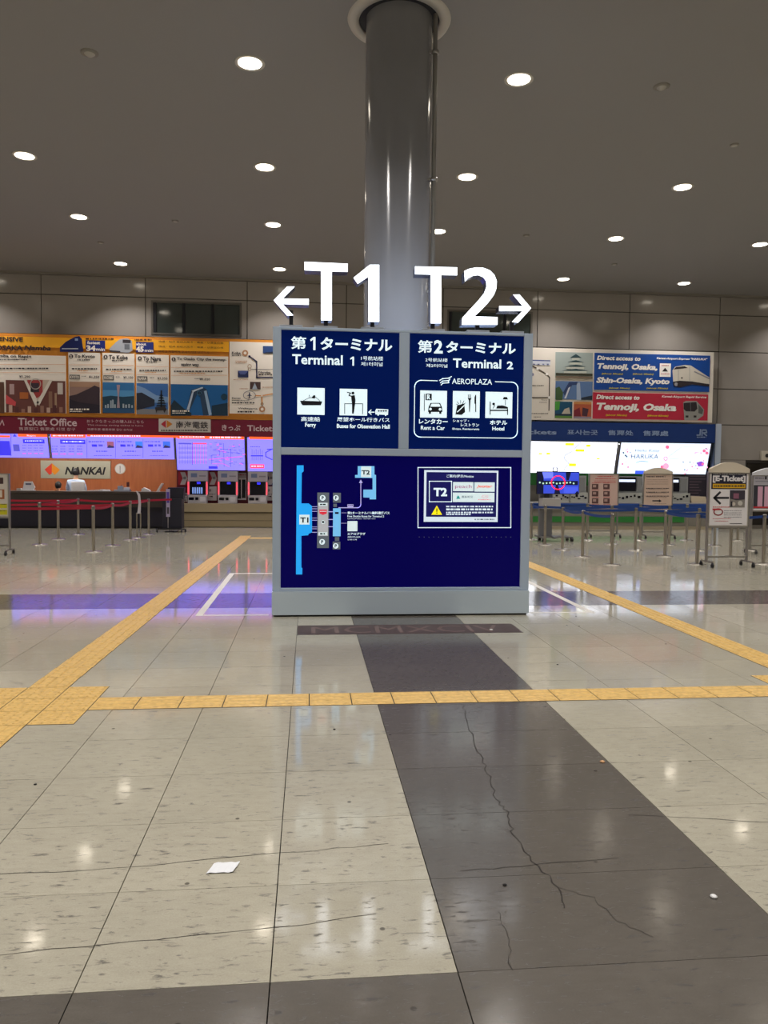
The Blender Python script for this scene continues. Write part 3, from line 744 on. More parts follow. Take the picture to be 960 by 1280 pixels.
# fare board
fb = thing('fare_board', (-5.4, HY, 3.22), 'long yellow and cream fare board with destination panels above the ticket office', 'board')
def sub(parent, name, Pn, a, b_, m, **kw):
    """raised board piece with its top-left and bottom-right corners at pixels a, b of the current transform"""
    u = Pn.uv(*a); v = Pn.uv(*b_)
    t = MB(); t.box((u[0], 0, v[1]), (v[0], .03, u[1]), m)
    o = t.build(name, parent, (Pn.x0, Pn.Y, Pn.z0), **kw); o.rotation_euler = (-Pn.t, 0, 0); return o
A_, B_, Y1 = (0, 405, 5.333), (170, 405, 5.486), HY - .04
t = MB(); t.box((-14.6, .0, 0), (1.0, .035, 2.36), ORG); t.v = [(x + (0 if x > 0 else 0), y, z) for x, y, z in t.v]
t.v = [(x + 5.4 if x > 0 else x + 5.4, y, z) for x, y, z in t.v]; t.build('board_frame', fb, (0, 0, 0), False)
def PR(T, Y=HY - .041, **k): return Print(Y, layer=.003, **k).T(*T)
bn = sub(fb, 'banner', PR(A_, HY - .035), (-700, 62), (1526, 186), YEL)
p = PR(A_); p.text('EXPENSIVE', -96, 82, 153, 118, INKP, bold=.03); p.text('OSAKA', -30, 140, 152, 178, INKP, bold=.03); p.text('Namba', 160, 142, 340, 178, INKP, bold=.03, shear=.2)
p.greek(572, 94, 762, 104, BRN).greek(898, 100, 1010, 110, BRN)
p.rect(572, 108, 702, 184, M('#1B2A7A', .5), 2).text('fastest', 582, 114, 668, 136, CREAM, 3, bold=.03).text('34', 576, 142, 638, 182, CREAM, 3, bold=.05).text('min', 642, 158, 700, 180, CREAM, 3, bold=.02)
p.T(*B_); p.rect(0, 122, 120, 198, M('#1B2A7A', .5), 2).text('about', 2, 128, 70, 148, CREAM, 3, bold=.03).text('45', 0, 152, 54, 192, CREAM, 3, bold=.05).text('min', 60, 172, 118, 192, CREAM, 3, bold=.02)
p.text('快捷・经济 前往大阪市・难波・以便宜价格', 155, 112, 600, 138, BRN).text('快速・经济 前往大阪市・难波・以便宜价格', 155, 146, 600, 170, BRN).text('빠르고 저렴하게 오사카시내 난바까지', 155, 180, 500, 204, BRN)
p.build('lettering', bn)
p = PR(A_); BT = M('#16245E', .4)
p.poly([(400, 156), (440, 118), (500, 86), (528, 80), (545, 100), (557, 186), (400, 186)], BT, 2).rect(500, 96, 520, 112, M('#8FA0C8', .4), 3).line([(415, 165), (520, 165)], 6, M('#C8CCD8', .4), 3); p.build('blue_train_print', bn)
p = PR(A_); SV = M('#A9ADB5', .4)
p.poly([(728, 166), (775, 120), (800, 100), (850, 96), (880, 112), (884, 176), (860, 192), (740, 186)], SV, 2).rect(818, 104, 872, 128, INKP, 3).rect(830, 134, 864, 170, M('#6C7078', .4), 3).line([(735, 180), (800, 184)], 8, INKP, 3); p.build('silver_train_print', bn)
def fare(T, x0, x1, y0, title, price, tick, photo, lb, num=None, tx=None, ytop=186, yb=373, pb=595):
    P = PR(T, HY - .035); pn = sub(fb, 'fare_panel', P, (x0, ytop), (x1, pb), CREAM, label=lb)
    p = PR(T)
    if num: p.disc(tx[0] - 22, ytop + 28, 14, INKP, 2).text(num, tx[0] - 28, ytop + 20, tx[0] - 17, ytop + 36, CREAM, 3, bold=.03)
    yy = ytop + 14
    for k, l_ in enumerate(title.split('\n')): p.text(l_, tx[0] + (0 if k == 0 else 30), yy + k * 38, tx[1][k] if isinstance(tx[1], tuple) else tx[1], yy + k * 38 + 32, INKP, bold=.03)
    yt = ytop + 48 + 36 * title.count('\n')
    if '\n' not in title: p.greek(tx[0] + 20, yt, tx[1] - 30, yt + 7, INKP)
    p.line([(x0 + 6, ytop + 84), (x1 - 6, ytop + 84)], 2, ORG, 2).line([(x0 + 6, ytop + 138), (x1 - 6, ytop + 138)], 2, ORG, 2)
    p.greek(x0 + 24, ytop + 106, x0 + (x1 - x0) * .9, ytop + 115, INKP).greek(x0 + 60, ytop + 122, x0 + (x1 - x0) * .6, ytop + 127, ORG)
    if tick: p.rect(x0 + 8, ytop + 150, x0 + 78, ytop + 182, M('#6F6A66', .6), 2).text(tick, x0 + 14, ytop + 156, x0 + 72, ytop + 176, CREAM, 3, bold=.02)
    p.text(price, *(lambda q: (q[0], ytop + 156, q[1], ytop + 176))(tx[2]), INKP, bold=.02).greek(x0 + (x1 - x0) * .42, ytop + 158, x0 + (x1 - x0) * .55, ytop + 163, INKP)
    p.build('lettering', pn)
    p = PR(T); photo(p, yb, pb); p.build('photograph', pn)
# photographs as flat prints
def ph_street(p, t, b_):
    p.rect(-700, t, 30, b_, M('#5B3A2C', .6), 2)
    p.rect(38, t, 438, b_, M('#6A3A34', .6), 2).poly([(160, t), (350, t), (240, b_ - 40)], M('#C9B6A4', .6), 3).poly([(182, t), (285, t), (285, 470), (245, 495), (196, 470)], M('#A83A3A', .6), 4).rect(205, t + 20, 262, 455, M('#3A2A36', .6), 5).ring(238, 400, 34, 6, M('#D9CFC4', .6), 6)
    p.poly([(160, t), (176, t), (262, b_ - 70), (236, b_ - 50)], M('#E2D8CC', .6), 5).poly([(330, t), (352, t), (262, b_ - 50), (244, b_ - 70)], M('#E2D8CC', .6), 5)
    p.poly([(40, 470), (108, 520), (104, 548), (40, 530)], M('#D04A50', .6), 5).rect(64, 400, 96, 470, M('#B89A98', .6), 4).rect(132, 455, 190, 500, M('#B5642C', .6), 4).rect(384, 392, 420, 470, M('#D0C6BE', .6), 4).rect(325, 450, 350, 560, M('#8E6A56', .6), 4).rect(365, 460, 380, 560, M('#A98A70', .6), 4)
    for k in range(9): p.rect(60 + k * 42, 540 + (k * 13) % 30, 84 + k * 42, b_ - 4, M(('#C8A898', '#5A2E30', '#9A7060')[k % 3], .6), 6)
def ph_kyoto(p, t, b_):
    p.rect(462, t + 10, 666, b_, M('#9A7A70', .6), 2).rect(462, t + 10, 666, t + 50, M('#B08A72', .6), 3).poly([(462, 480), (510, 470), (600, 428), (630, 410), (666, 424), (666, b_), (462, b_)], M('#3A2A34', .6), 4).poly([(462, 500), (520, 520), (666, 540), (666, b_), (462, b_)], M('#231A2A', .6), 5).greek(468, 564, 596, 574, CREAM, 6).greek(468, 580, 550, 586, CREAM, 6)
def ph_kobe(p, t, b_):
    p.rect(685, t + 15, 896, b_, M('#2A6FA8', .6), 2).rect(685, 440, 896, 500, M('#4C8FC0', .6), 3).poly([(685, 486), (740, 478), (820, 486), (896, 480), (896, b_), (685, b_)], M('#123A50', .6), 4).rect(685, 560, 896, b_, M('#1D4C74', .6), 5)
    p.poly([(778, 406), (802, 406), (794, 480), (800, 560), (780, 560), (786, 480)], M('#A08C96', .6), 6)
    for k, (x, h) in enumerate(((735, 50), (748, 55), (700, 20), (716, 26), (762, 24), (818, 28), (836, 22), (856, 26), (876, 18))): p.rect(x, 560 - h, x + 11, 560, M('#9AA8B4', .6), 6)
def ph_nara(p, t, b_):
    p.rect(4, t + 4, 220, b_, M('#3A6CB0', .6), 2).poly([(4, 420), (60, 440), (140, 490), (220, 500), (220, 540), (4, 540)], M('#7A9CC8', .6), 3).poly([(4, 474), (40, 470), (128, 520), (128, 560), (4, 592)], M('#1C2234', .6), 4)
    for k in range(5): w_ = 14 + k * 6; p.poly([(174 - w_, 494 + k * 18), (174 + w_, 494 + k * 18), (174 + w_ - 8, 484 + k * 18), (174 - w_ + 8, 484 + k * 18)], M('#14202E', .6), 5)
    p.line([(174, 458), (174, 580)], 10, M('#14202E', .6), 5).rect(4, 582, 220, b_, M('#7C7C80', .6), 4).poly([(130, 572), (200, 566), (210, 586), (195, 610), (188, 592), (146, 594), (140, 612)], M('#2A2426', .6), 6)
def ph_sky(p, t, b_):
    p.rect(238, t + 4, 630, b_, M('#0A5FA0', .6), 2).poly([(380, 452), (455, 430), (486, 450), (520, 620), (462, 628), (440, 500), (420, 480), (370, 590), (346, 590)], M('#24405E', .6), 3).poly([(384, 470), (398, 460), (366, 588), (348, 588)], M('#B8C8DC', .6), 4).poly([(466, 460), (484, 456), (520, 622), (500, 626)], M('#9AB8D8', .6), 4).poly([(382, 458), (455, 432), (462, 440), (390, 468)], M('#C0D0E0', .6), 5).ring(434, 474, 14, 4, M('#5FA0C8', .6), 5)
    p.poly([(238, 560), (262, 520), (330, 580), (380, 610), (380, b_), (238, b_)], M('#0A2A3C', .6), 4).disc(605, 500, 22, M('#0A3A50', .6), 4).poly([(520, 560), (630, 540), (630, b_), (520, b_)], M('#0A3048', .6), 4).greek(250, 592, 366, 602, CREAM, 6).greek(250, 608, 340, 614, CREAM, 6)
fare(A_, -700, 441, 186, 'To Namba on Rapi:t', '¥1,290', None, ph_street, 'fare panel for Namba with a busy street photograph', None, (-110, 210, (128, 202)))
fare(A_, 455, 670, 188, 'To Kyoto', '¥1,250', 'KYOTO', ph_kyoto, 'fare panel for Kyoto with a dusky hillside photograph', '2', (496, 634, (592, 662)), ytop=188)
fare(A_, 682, 898, 190, 'To Kobe', '¥1,150', 'KOBE', ph_kobe, 'fare panel for Kobe with a harbour tower photograph', '3', (726, 852, (822, 888)), ytop=192)
fare(B_, 0, 226, 200, 'To Nara', '¥1,350', 'NARA', ph_nara, 'fare panel for Nara with a pagoda and deer photograph', '4', (48, 172, (146, 216)), ytop=208, yb=402, pb=622)
fare(B_, 236, 632, 208, 'To Osaka City the money-\nsaving way', '¥1,020', None, ph_sky, 'fare panel for Osaka City with a twin tower photograph', '5', (280, (620, 432), (436, 508)), ytop=214, yb=408, pb=630)
P = PR(B_, HY - .035); mp_ = sub(fb, 'route_map_panel', P, (641, 120), (1385, 626), CREAM, label='cream route map panel with navy and orange lines')
S7 = (285, 420, 11.63); p = PR(S7); OC = M('#C08A60', .5)
p.text('Kobe', 58, 228, 184, 264, INKP, bold=.03).greek(58, 272, 190, 288, INKP).disc(250, 248, 44, OC, 2).disc(250, 248, 22, CREAM, 3)
p.disc(312, 296, 16, NAVY, 2).line([(312, 296), (418, 372), (418, 604), (1200, 604)], 18, NAVY, 2).text('Namba', 444, 512, 620, 545, INKP, bold=.03).greek(444, 552, 640, 570, INKP)
p.greek(112, 360, 280, 370, OC).greek(112, 384, 270, 394, OC).ring(314, 440, 26, 6, OC, 2).ring(314, 484, 20, 6, OC, 2).line([(340, 484), (1200, 488)], 6, INKP, 2)
p.rect(508, 146, 740, 256, M('#2A4A86', .6), 2).poly([(508, 256), (560, 236), (740, 220), (740, 256)], M('#16203A', .6), 3).rect(144, 505, 296, 604, M('#1E2A5A', .6), 2).poly([(144, 505), (296, 505), (250, 560), (180, 560)], M('#54609A', .6), 3)
p.rect(322, 666, 474, 776, M('#4A3434', .6), 2).poly([(350, 776), (390, 680), (430, 776)], M('#A8B4C4', .6), 3).greek(80, 630, 290, 640, OC).greek(170, 762, 300, 772, OC).greek(496, 740, 720, 750, OC)
p.ring(312, 862, 88, 6, NAVY, 2, ry=62).poly([(306, 820), (320, 820), (322, 852), (352, 872), (322, 868), (320, 892), (332, 902), (294, 902), (306, 892), (304, 868), (270, 872), (304, 852)], NAVY, 3)
p.text('Kansai', 58, 890, 180, 918, INKP, bold=.02).text('Kansai-Airport', 58, 926, 310, 954, INKP, bold=.02).greek(58, 962, 384, 980, INKP)
p.line([(400, 866), (490, 870), (760, 820)], 14, ORG, 2).line([(492, 870), (496, 1000)], 16, ORG, 2).ring(496, 990, 18, 6, INKP, 3).disc(496, 1064, 44, OC, 2).disc(496, 1064, 22, CREAM, 3).disc(492, 870, 12, CREAM, 3)
p.text('Wakayama', 144, 1040, 430, 1074, INKP, bold=.03).greek(140, 1092, 380, 1112, INKP)
p.build('route_map_print', mp_)
# magenta fascia
ff = thing('office_fascia', (-5.4, HY - .02, 2.72), 'dark magenta Ticket Office fascia band running under the yellow fare board', 'sign')
t = MB(); t.box((-14.6 + 5.4, 0, 0), (1.0 + 5.4, .1, .49), MAG); t.build('fascia_band', ff, (0, 0, 0), False)
FY = HY - .022; p = PR((0, 400, 2.7826), FY)
p.text('Ticket Office', 62, 340, 268, 370, LET, bold=.02).text('售票窗口 售票處 티켓 창구', 66, 372, 262, 386, LET)
p.text('おトクなきっぷの購入はこちら', 302, 346, 500, 360, LET).text('The money saving ticket is here', 304, 362, 498, 372, LET).text('特惠车票 優惠車票 할인 승차권', 304, 376, 460, 386, LET)
p.text('きっぷ', 772, 364, 836, 386, LET, bold=.02).text('Tickets', 860, 366, 958, 388, LET, bold=.02).line([(-6, 348), (0, 366), (8, 348), (14, 366)], 3, LET, 2)
p.build('lettering', ff)
p = PR((0, 400, 2.7826), FY); NB = M('#C9C2BC', .4)
p.rect(552, 343, 733, 391, NB, 2).poly([(560, 362), (577, 348), (577, 376)], M('#B02030', .5), 3).poly([(580, 348), (600, 362), (580, 376)], M('#C87A28', .5), 3).text('南海電鉄', 612, 352, 724, 378, INKP, 4, bold=.01).greek(560, 382, 724, 386, INKP, 3); p.build('company_plate', ff)
# backlit information screens
SC = M('#746CF2', .4, 0, 1.7); SP = M('#B4A4F8', .4, 0, 1.1); SB = M('#3A34E0', .4, 0, 1.0); SD = M('#5654C8', .4, 0, .9); SO = M('#FF5A28', .4, 0, 1.2); SPK = M('#FF4E78', .4, 0, 1.0); SW = M('#D6D8FF', .4, 0, 1.15); BEZ = M('#6E6A78', .4)
TILT = -.28
def screen(name, x0, x1, z0, z1, lb, art, cat='screen', mface=SC, group=None, back=None):
    cx = (x0 + x1) / 2; hgt = (z1 - z0) / math.cos(TILT)
    t = thing(name, (cx, HY, z1), lb, cat, group)
    t.rotation_euler = (-TILT, 0, 0)
    q = MB(); q.box((x0 - cx - .03, .0, -hgt), (x1 - cx + .03, .06, 0), BEZ); q.build('housing', t, (0, 0, 0), False)
    p = Print(HY, cx, z1, TILT, layer=.003); p.mb.add([(x0 - cx, -.002, -hgt), (x1 - cx, -.002, -hgt), (x1 - cx, -.002, 0), (x0 - cx, -.002, 0)], [(0, 1, 2, 3)], mface)
    art(p); o = p.mb.build('backlit_face', t, (0, 0, 0), False)
    return t
HY2 = HY
S3_, S4_ = (0, 525, 5.333), (170, 525, 5.486)
def art_a(p):
    p.T(*S3_).rect(-700, 92, 68, 116, SO, 2).rect(-700, 130, 76, 236, SB, 2).rect(118, 92, 316, 114, SO, 2).line([(74, 92), (74, 240)], 3, BEZ, 3)
    p.text('Rapi:t', 180, 98, 240, 112, SW, 3).rect(152, 128, 298, 156, SB, 2).greek(166, 136, 286, 142, SW, 3).poly([(86, 110), (98, 92), (112, 110)], SB, 3).rect(86, 162, 134, 208, SD, 2)
    for r in range(4):
        for c in range(4): p.greek(150 + c * 38, 166 + r * 18, 176 + c * 38, 171 + r * 18, SPK if r == 3 else SD, 3)
def art_b(p):
    p.T(*S3_).rect(338, 94, 572, 118, SO, 2).rect(578, 96, 1300, 120, SO, 2).greek(352, 100, 560, 108, SW, 3).greek(604, 102, 940, 110, SW, 3).rect(400, 130, 570, 160, SB, 2).greek(414, 140, 560, 148, SW, 3)
    for r in range(4):
        for c in range(4): p.greek(348 + c * 55, 172 + r * 17, 386 + c * 55, 178 + r * 17, SPK if r == 3 else SD, 3)
    for k, x in enumerate((586, 776, 960)):
        p.line([(x - 6, 126), (x - 6, 252)], 3, SD, 3).greek(x + 4, 140, x + 110, 148, SD, 3).rect(x + 26, 162, x + 62, 178, SB, 3).greek(x + 70, 162, x + 112, 176, SD, 3).greek(x + 54, 204, x + 130, 212, SD, 3).greek(x + 40, 234, x + 160, 239, SD, 3)
        p.rect(x + 126, 142, x + 176, 186, (M('#9A5A78', .4, 0, .9), M('#3A78F0', .4, 0, 1), M('#3A68E0', .4, 0, 1))[k], 3)
        p.poly([(x + 126, 186), (x + 140, 166), (x + 176, 176), (x + 176, 186)], M('#3A3460', .4, 0, .8), 4)
def art_c(p):
    p.T(*S4_).rect(283, 108, 742, 134, SO, 2).greek(300, 112, 470, 120, SW, 3).greek(505, 114, 720, 124, SW, 3).rect(292, 156, 380, 166, SD, 2).rect(388, 156, 486, 166, SPK, 2)
    for r in range(8): p.line([(294, 176 + r * 16), (490, 176 + r * 16)], 2, SD if r % 2 else SP, 3)
    for c in range(11): p.line([(300 + c * 18, 168), (300 + c * 18, 300)], 2, SD if c < 5 else SPK, 3)
    p.line([(387, 156), (387, 305)], 5, SD, 3).rect(498, 316, 560, 334, SB, 3).line([(520, 300), (520, 240), (575, 240), (575, 200), (650, 200), (650, 320)], 3, SD, 3).line([(500, 270), (730, 250)], 3, SPK, 3).line([(600, 160), (605, 320)], 3, SD, 3).line([(530, 210), (740, 230)], 2, SD, 3).line([(520, 300), (600, 300), (640, 320)], 2, SPK, 3)
    rnd = random.Random(3)
    for k in range(70):
        x, y = rnd.uniform(500, 735), rnd.uniform(152, 312); p.greek(x, y, x + rnd.uniform(6, 22), y + 4, SD if k % 3 else SPK, 4)
def art_d(p):
    p.T(*S4_).rect(776, 112, 1150, 136, SO, 2).rect(782, 302, 880, 332, SPK, 2).greek(790, 312, 872, 320, SW, 3).line([(790, 245), (870, 245)], 8, SB, 3).line([(900, 200), (1150, 200)], 6, SB, 3).line([(940, 195), (890, 222), (890, 250), (930, 270), (1100, 270)], 6, SB, 3)
    for k in range(6): p.line([(796 + k * 14, 200 + (k % 2) * 8), (796 + k * 14, 238)], 3, SD, 3).line([(796 + k * 14, 252), (796 + k * 14, 275)], 3, SD, 3)
    p.greek(784, 180, 850, 186, SD, 3)
screen('information_screen', -9.6, -7.56, 2.03, 2.71, 'leftmost backlit violet fare screen under the magenta fascia', art_a)
screen('information_screen', -7.48, -3.98, 2.03, 2.71, 'long backlit violet fare screen above the metal company sign', art_b)
screen('information_screen', -3.91, -1.92, 1.72, 2.70, 'tall backlit screen with timetable and route map above the ticket machines', art_c)
screen('information_screen', -1.83, .2, 1.70, 2.70, 'backlit screen with blue loop line partly hidden by the terminal sign', art_d)
# sign on the wood wall, clock
def uvw(px, py, Y): q = on_wall(px, py, Y); return q.x, q.z
NY = 25.56; a = uvw(50.6, 575.5, NY); b_ = uvw(138.2, 598.5, NY)
ns = thing('company_sign', ((a[0] + b_[0]) / 2, NY, b_[1]), 'brushed metal NANKAI sign with red and orange diamond emblem on the wood wall', 'sign')
t = MB(); t.box((a[0] - ns.location.x, 0, 0), (b_[0] - ns.location.x, .04, a[1] - b_[1]), M('#C9C8B4', .35, .5), .005); t.build('plate', ns, (0, 0, 0), False)
p = Print(NY - .001, layer=.008).T(*S3_); p.poly([(298, 330), (346, 288), (346, 358), (330, 366)], M('#E8422A', .4), 1).poly([(346, 288), (400, 332), (366, 366), (346, 346)], M('#F29A1E', .4), 1); p.build('emblem', ns)
p = Print(NY - .001, layer=.008).T(*S3_); p.text('NANKAI', 432, 312, 706, 366, M('#16161C', .4), 1, bold=.035, shear=.25); p.build('lettering', ns)
c = uvw(150, 586, NY); R_ = .17
ck = thing('wall_clock', (c[0], NY + .02, c[1]), 'round white wall clock right of the metal company sign', 'clock')
def ydisc(r, y0, y1, m, n=24):
    t = MB(); t.tube((0, y0, 0), (0, y1, 0), r, m, n); return t
ydisc(R_, 0, .02, M('#C8C4BA', .4)).build('rim', ck, (0, 0, 0), False); ydisc(R_ * .88, -.006, 0, white).build('dial', ck, (0, 0, 0), False)
t = MB(); t.box((-.008, -.01, -.02), (.008, -.007, .1), black); t.build('hand', ck, (0, 0, 0), False); t = MB(); t.box((-.006, -.013, -.13), (.006, -.010, .02), black); t.build('hand', ck, (0, 0, 0), False)
# long counter
ct = thing('service_counter', (-9, 22.8, 0), 'long dark brown service counter of the ticket office behind the red belts', 'counter')
CB = M('#3E3632', .35); CB2 = M('#1C1A2A', .45)
t = MB(); t.box((-6.6, 0, 1.02), (5.1, .75, 1.07), M('#4C423C', .3), .008); t.build('worktop', ct, (0, 0, 0), False)
t = MB(); t.box((-6.6, .03, .62), (5.08, .1, 1.02), CB); t.build('upper_front', ct, (0, 0, 0), False)
t = MB(); t.box((-6.6, .12, .06), (5.08, .7, .62), CB2); t.build('lower_front', ct, (0, 0, 0), False)
t = MB(); t.box((-6.6, .16, 0), (5.0, .66, .06), black); t.build('kick_board', ct, (0, 0, 0), False)
for k, (x0, w_, h, m, lb, cat) in enumerate(((-8.36, .34, .0, None, '', ''),)): pass
def desk_item(name, px, py, label, cat, fn, Y=23.1):
    q = on_wall(px, py, Y); t = MB(); fn(t); return t.build(name, None, (q.x, Y, 1.071), label=label, cat=cat)
def terminal_fn(t):
    t.box((-.15, -.1, 0), (.17, .14, .03), M('#D5D2D0', .5), .005)
    t.prism_xz([(-.14, .03), (.16, .03), (.2, .1), (.12, .27), (-.1, .27)], -.02, .02, M('#DCDADC', .5))
    t.box((-.06, -.026, .17), (.1, -.02, .22), M('#5B5F78', .4)); t.box((-.3, -.06, 0), (-.18, .08, .07), M('#BDB8B4', .5), .005)
desk_item('fare_display', 35, 610, 'white fare display on the counter left of the seated staff', 'display', terminal_fn)
def papers(t):
    for k in range(4): t.box((-.3 + k * .14, -.1 + k * .02, 0), (-.18 + k * .14, .08, .02 + .012 * k), M('#CFCBC8', .7), .002)
desk_item('paper_pile', 120, 612, 'low row of papers on the counter right of the standing staff', 'papers', papers)
desk_item('receipt_tray', 133, 612, 'small bright white tray on the counter below the sign end', 'tray', lambda t: (t.box((-.11, -.08, 0), (.11, .08, .02), white, .004), t.box((-.09, -.05, .02), (.09, .06, .05), M('#F2F0F0', .5), .004)))
def pos(t):
    t.box((-.22, -.1, 0), (.22, .12, .05), M('#A8B0BC', .5), .005); t.box((-.14, 0, .05), (.02, .05, .16), M('#8E98A8', .4), .004); t.box((.04, -.02, .05), (.2, .06, .12), M('#C4C8D0', .4), .004); t.tube((-.05, .02, .14), (-.02, .02, .2), .01, dgrey, 6)
desk_item('card_reader', 153, 612, 'grey card reader and printer on the counter below the wall clock', 'card reader', pos)
desk_item('microphone', 160, 612, 'short dark microphone standing on the counter right of the clock', 'microphone', lambda t: (t.tube((0, 0, 0), (0, 0, .02), .06, black, 12), t.tube((0, 0, .02), (0, 0, .16), .01, dgrey, 8), t.tube((0, -.01, .14), (0, 0, .27), .04, M('#4A1A1E', .6), 12)), Y=23.3)
desk_item('desk_phone', 182, 612, 'small white desk phone near the right end of the counter', 'phone', lambda t: (t.prism_xz([(-.12, 0), (.14, 0), (.12, .05), (-.04, .12), (-.1, .06)], -.08, .08, white), t.box((-.1, -.1, .05), (-.06, .09, .09), white, .01)))
desk_item('leaflet_holder', 200, 612, 'slanting white leaflet holder at the right end of the counter', 'holder', lambda t: (t.prism_xz([(-.1, 0), (-.03, 0), (.1, .24), (.05, .25)], -.08, .08, M('#D9D5D2', .5)), t.box((-.1, -.09, 0), (.0, .09, .012), white)))
# black lectern at the counter end and slim sign holder
q = on_floor(209, 664)
lc = thing('information_lectern', (-3.72, 21.75, 0), 'black wheeled information lectern with a violet leaflet at the counter end', 'lectern')
BL = M('#20202E', .45)
t = MB(); t.box((-.28, -.2, .1), (.24, .25, .92), BL, .01); t.build('cabinet', lc, (0, 0, 0), False)
t = MB(); t.prism_xz([(-.2, .9), (.26, .9), (.3, 1.22), (-.14, 1.22)], -.12, .2, BL); t.build('top_box', lc, (0, 0, 0), False)
t = MB(); t.box((-.17, -.24, .42), (-.07, -.21, 1.18), M('#B4A8C8', .5)); t.box((-.155, -.245, .8), (-.085, -.24, 1.1), M('#5A48A8', .5)); t.box((-.15, -.245, .5), (-.09, -.24, .68), M('#4A4450', .5)); t.box((-.13, -.23, .02), (-.115, -.215, .45), M('#A8A0A0', .4)); t.build('leaflet_strip', lc, (0, 0, 0), False)
for x in (-.42, .24, .34):
    t = MB(); t.tube((x, -.3, .045), (x + .03, -.3, .045), .045, black, 12); t.build('caster', lc, (0, 0, 0), False)
t = MB(); t.box((-.44, -.3, .07), (.36, -.27, .1), black); t.box((-.25, -.28, .08), (.2, .2, .11), black); t.build('base_bar', lc, (0, 0, 0), False)
sh = thing('leaflet_stand', (on_floor(173.5, 672).x, on_floor(173.5, 672).y, 0), 'slim steel stand with a curved white card beside the counter belts', 'stand')
t = MB(); t.lathe([(0, .012), (.17, .01), (.18, 0)], steel_m, 20); t.build('base', sh, (0, 0, 0), False)
for x in (-.045, .045):
    t = MB(); t.tube((x, 0, .01), (x, 0, .62), .016, steel_m, 8); t.build('upright', sh, (0, 0, 0), False)
t = MB(); t.prism_xz([(-.03, .6), (.05, .6), (.06, .85), (.04, 1.08), (-.03, 1.16), (-.06, 1.17), (-.01, 1.04), (.0, .85)], -.02, -.008, M('#C9C4CC', .5)); t.build('card', sh, (0, 0, 0), False)
# ticket machine wall
bs = thing('machine_plinth', (-1.4, 23.5, 0), 'beige ledge running under the ticket machines left of the terminal sign', 'ledge')
BE = M('#A89878', .5)
t = MB(); t.box((-2.5, -.12, .47), (2.4, .24, .72), BE, .008); t.build('ledge_top', bs, (0, 0, 0), False)
t = MB(); t.box((-2.48, -.04, .02), (2.4, .24, .2), BE); t.box((-2.48, -.05, .215), (2.4, .24, .43), BE); t.build('plinth_front', bs, (0, 0, 0), False)
t = MB(); t.box((-2.48, -.02, 0), (2.4, .22, .47), M('#6E6450', .6)); t.build('plinth_core', bs, (0, 0, 0), False)
MG = M('#B8B4B8', .4, .2); MG2 = M('#8C8890', .4, .3); LEDR = M('#FF3A50', .4, 0, 2.0); DK = M('#0A0C1C', .15)
def machine(x, lb, k):
    t = thing('ticket_machine', (x, 23.5, .722), lb, 'ticket machine', 'ticket machines under the route map screens')
    q = MB(); q.box((-.3, .04, .28), (.3, .24, .98), MG2, .005); q.build('cabinet', t, (0, 0, 0), False)
    q = MB(); q.box((-.29, .0, .66), (.29, .05, .97), M('#C8C4CC', .5)); q.box((-.2, -.004, .78), (-.02, 0, .9), M('#7A8AB0', .5)); q.box((.04, -.004, .8), (.24, 0, .84), M('#9A98A0', .5)); q.build('label_panel', t, (0, 0, 0), False)
    q = MB(); q.box((-.22, -.02, .5), (.22, .05, .66), DK); q.box((-.02, -.026, .58), (.08, -.02, .64), M('#2A2AF0', .4, 0, 1.6)); q.build('display_strip', t, (0, 0, 0), False)
    q = MB(); q.box((-.22, -.01, .27), (.22, .05, .5), DK)
    if k == 0:
        for c in range(5): q.box((-.16 + c * .065, -.014, .29), (-.12 + c * .065, -.01, .48), M('#7A98D8', .4, 0, .8))
    q.build('touch_screen', t, (0, 0, 0), False)
    for s in (-1, 1):
        q = MB(); q.box((s * .27 - .011, -.05, .27), (s * .27 + .011, -.02, .64), LEDR); q.build('led_strip', t, (0, 0, 0), False)
        q = MB(); q.box((s * .27 - .03, -.02, .22), (s * .27 + .03, .05, .68), MG); q.build('side_rail', t, (0, 0, 0), False)
    q = MB(); q.box((-.28, -.1, 0), (.28, .1, .25), MG, .012); q.box((-.25, -.104, .1), (-.1, -.098, .18), DK); q.box((-.06, -.104, .1), (.03, -.098, .18), DK); q.box((.08, -.104, .06), (.24, -.098, .2), M('#D0CCD0', .4)); q.build('payment_unit', t, (0, 0, 0), False)
for k, x in enumerate((-3.32, -2.43, -1.54, -.65, .24)):
    machine(x, ('ticket machine with red light strips, leftmost beside the wood wall', 'middle ticket machine with red light strips and a dark screen', 'ticket machine with red light strips nearest the terminal sign in view', 'ticket machine hidden just behind the terminal sign edge', 'last ticket machine of the row behind the terminal sign')[k], k)
def wallcard(px0, py0, px1, py1, name, lb, cat, fn, T=S4_, Y=23.72):
    p = Print(Y, layer=.003).T(*T); a = p.uv(px0, py0); b_ = p.uv(px1, py1)
    t = thing(name, ((a[0] + b_[0]) / 2, Y, b_[1]), lb, cat)
    q = MB(); q.box((a[0] - t.location.x, 0, 0), (b_[0] - t.location.x, .02, a[1] - b_[1]), M('#D4CED2', .5)); q.build('panel', t, (0, 0, 0), False)
    fn(p); p.build('print', t); return t
RDM = M('#B01E34', .5); GRY = M('#C4BEC2', .5)
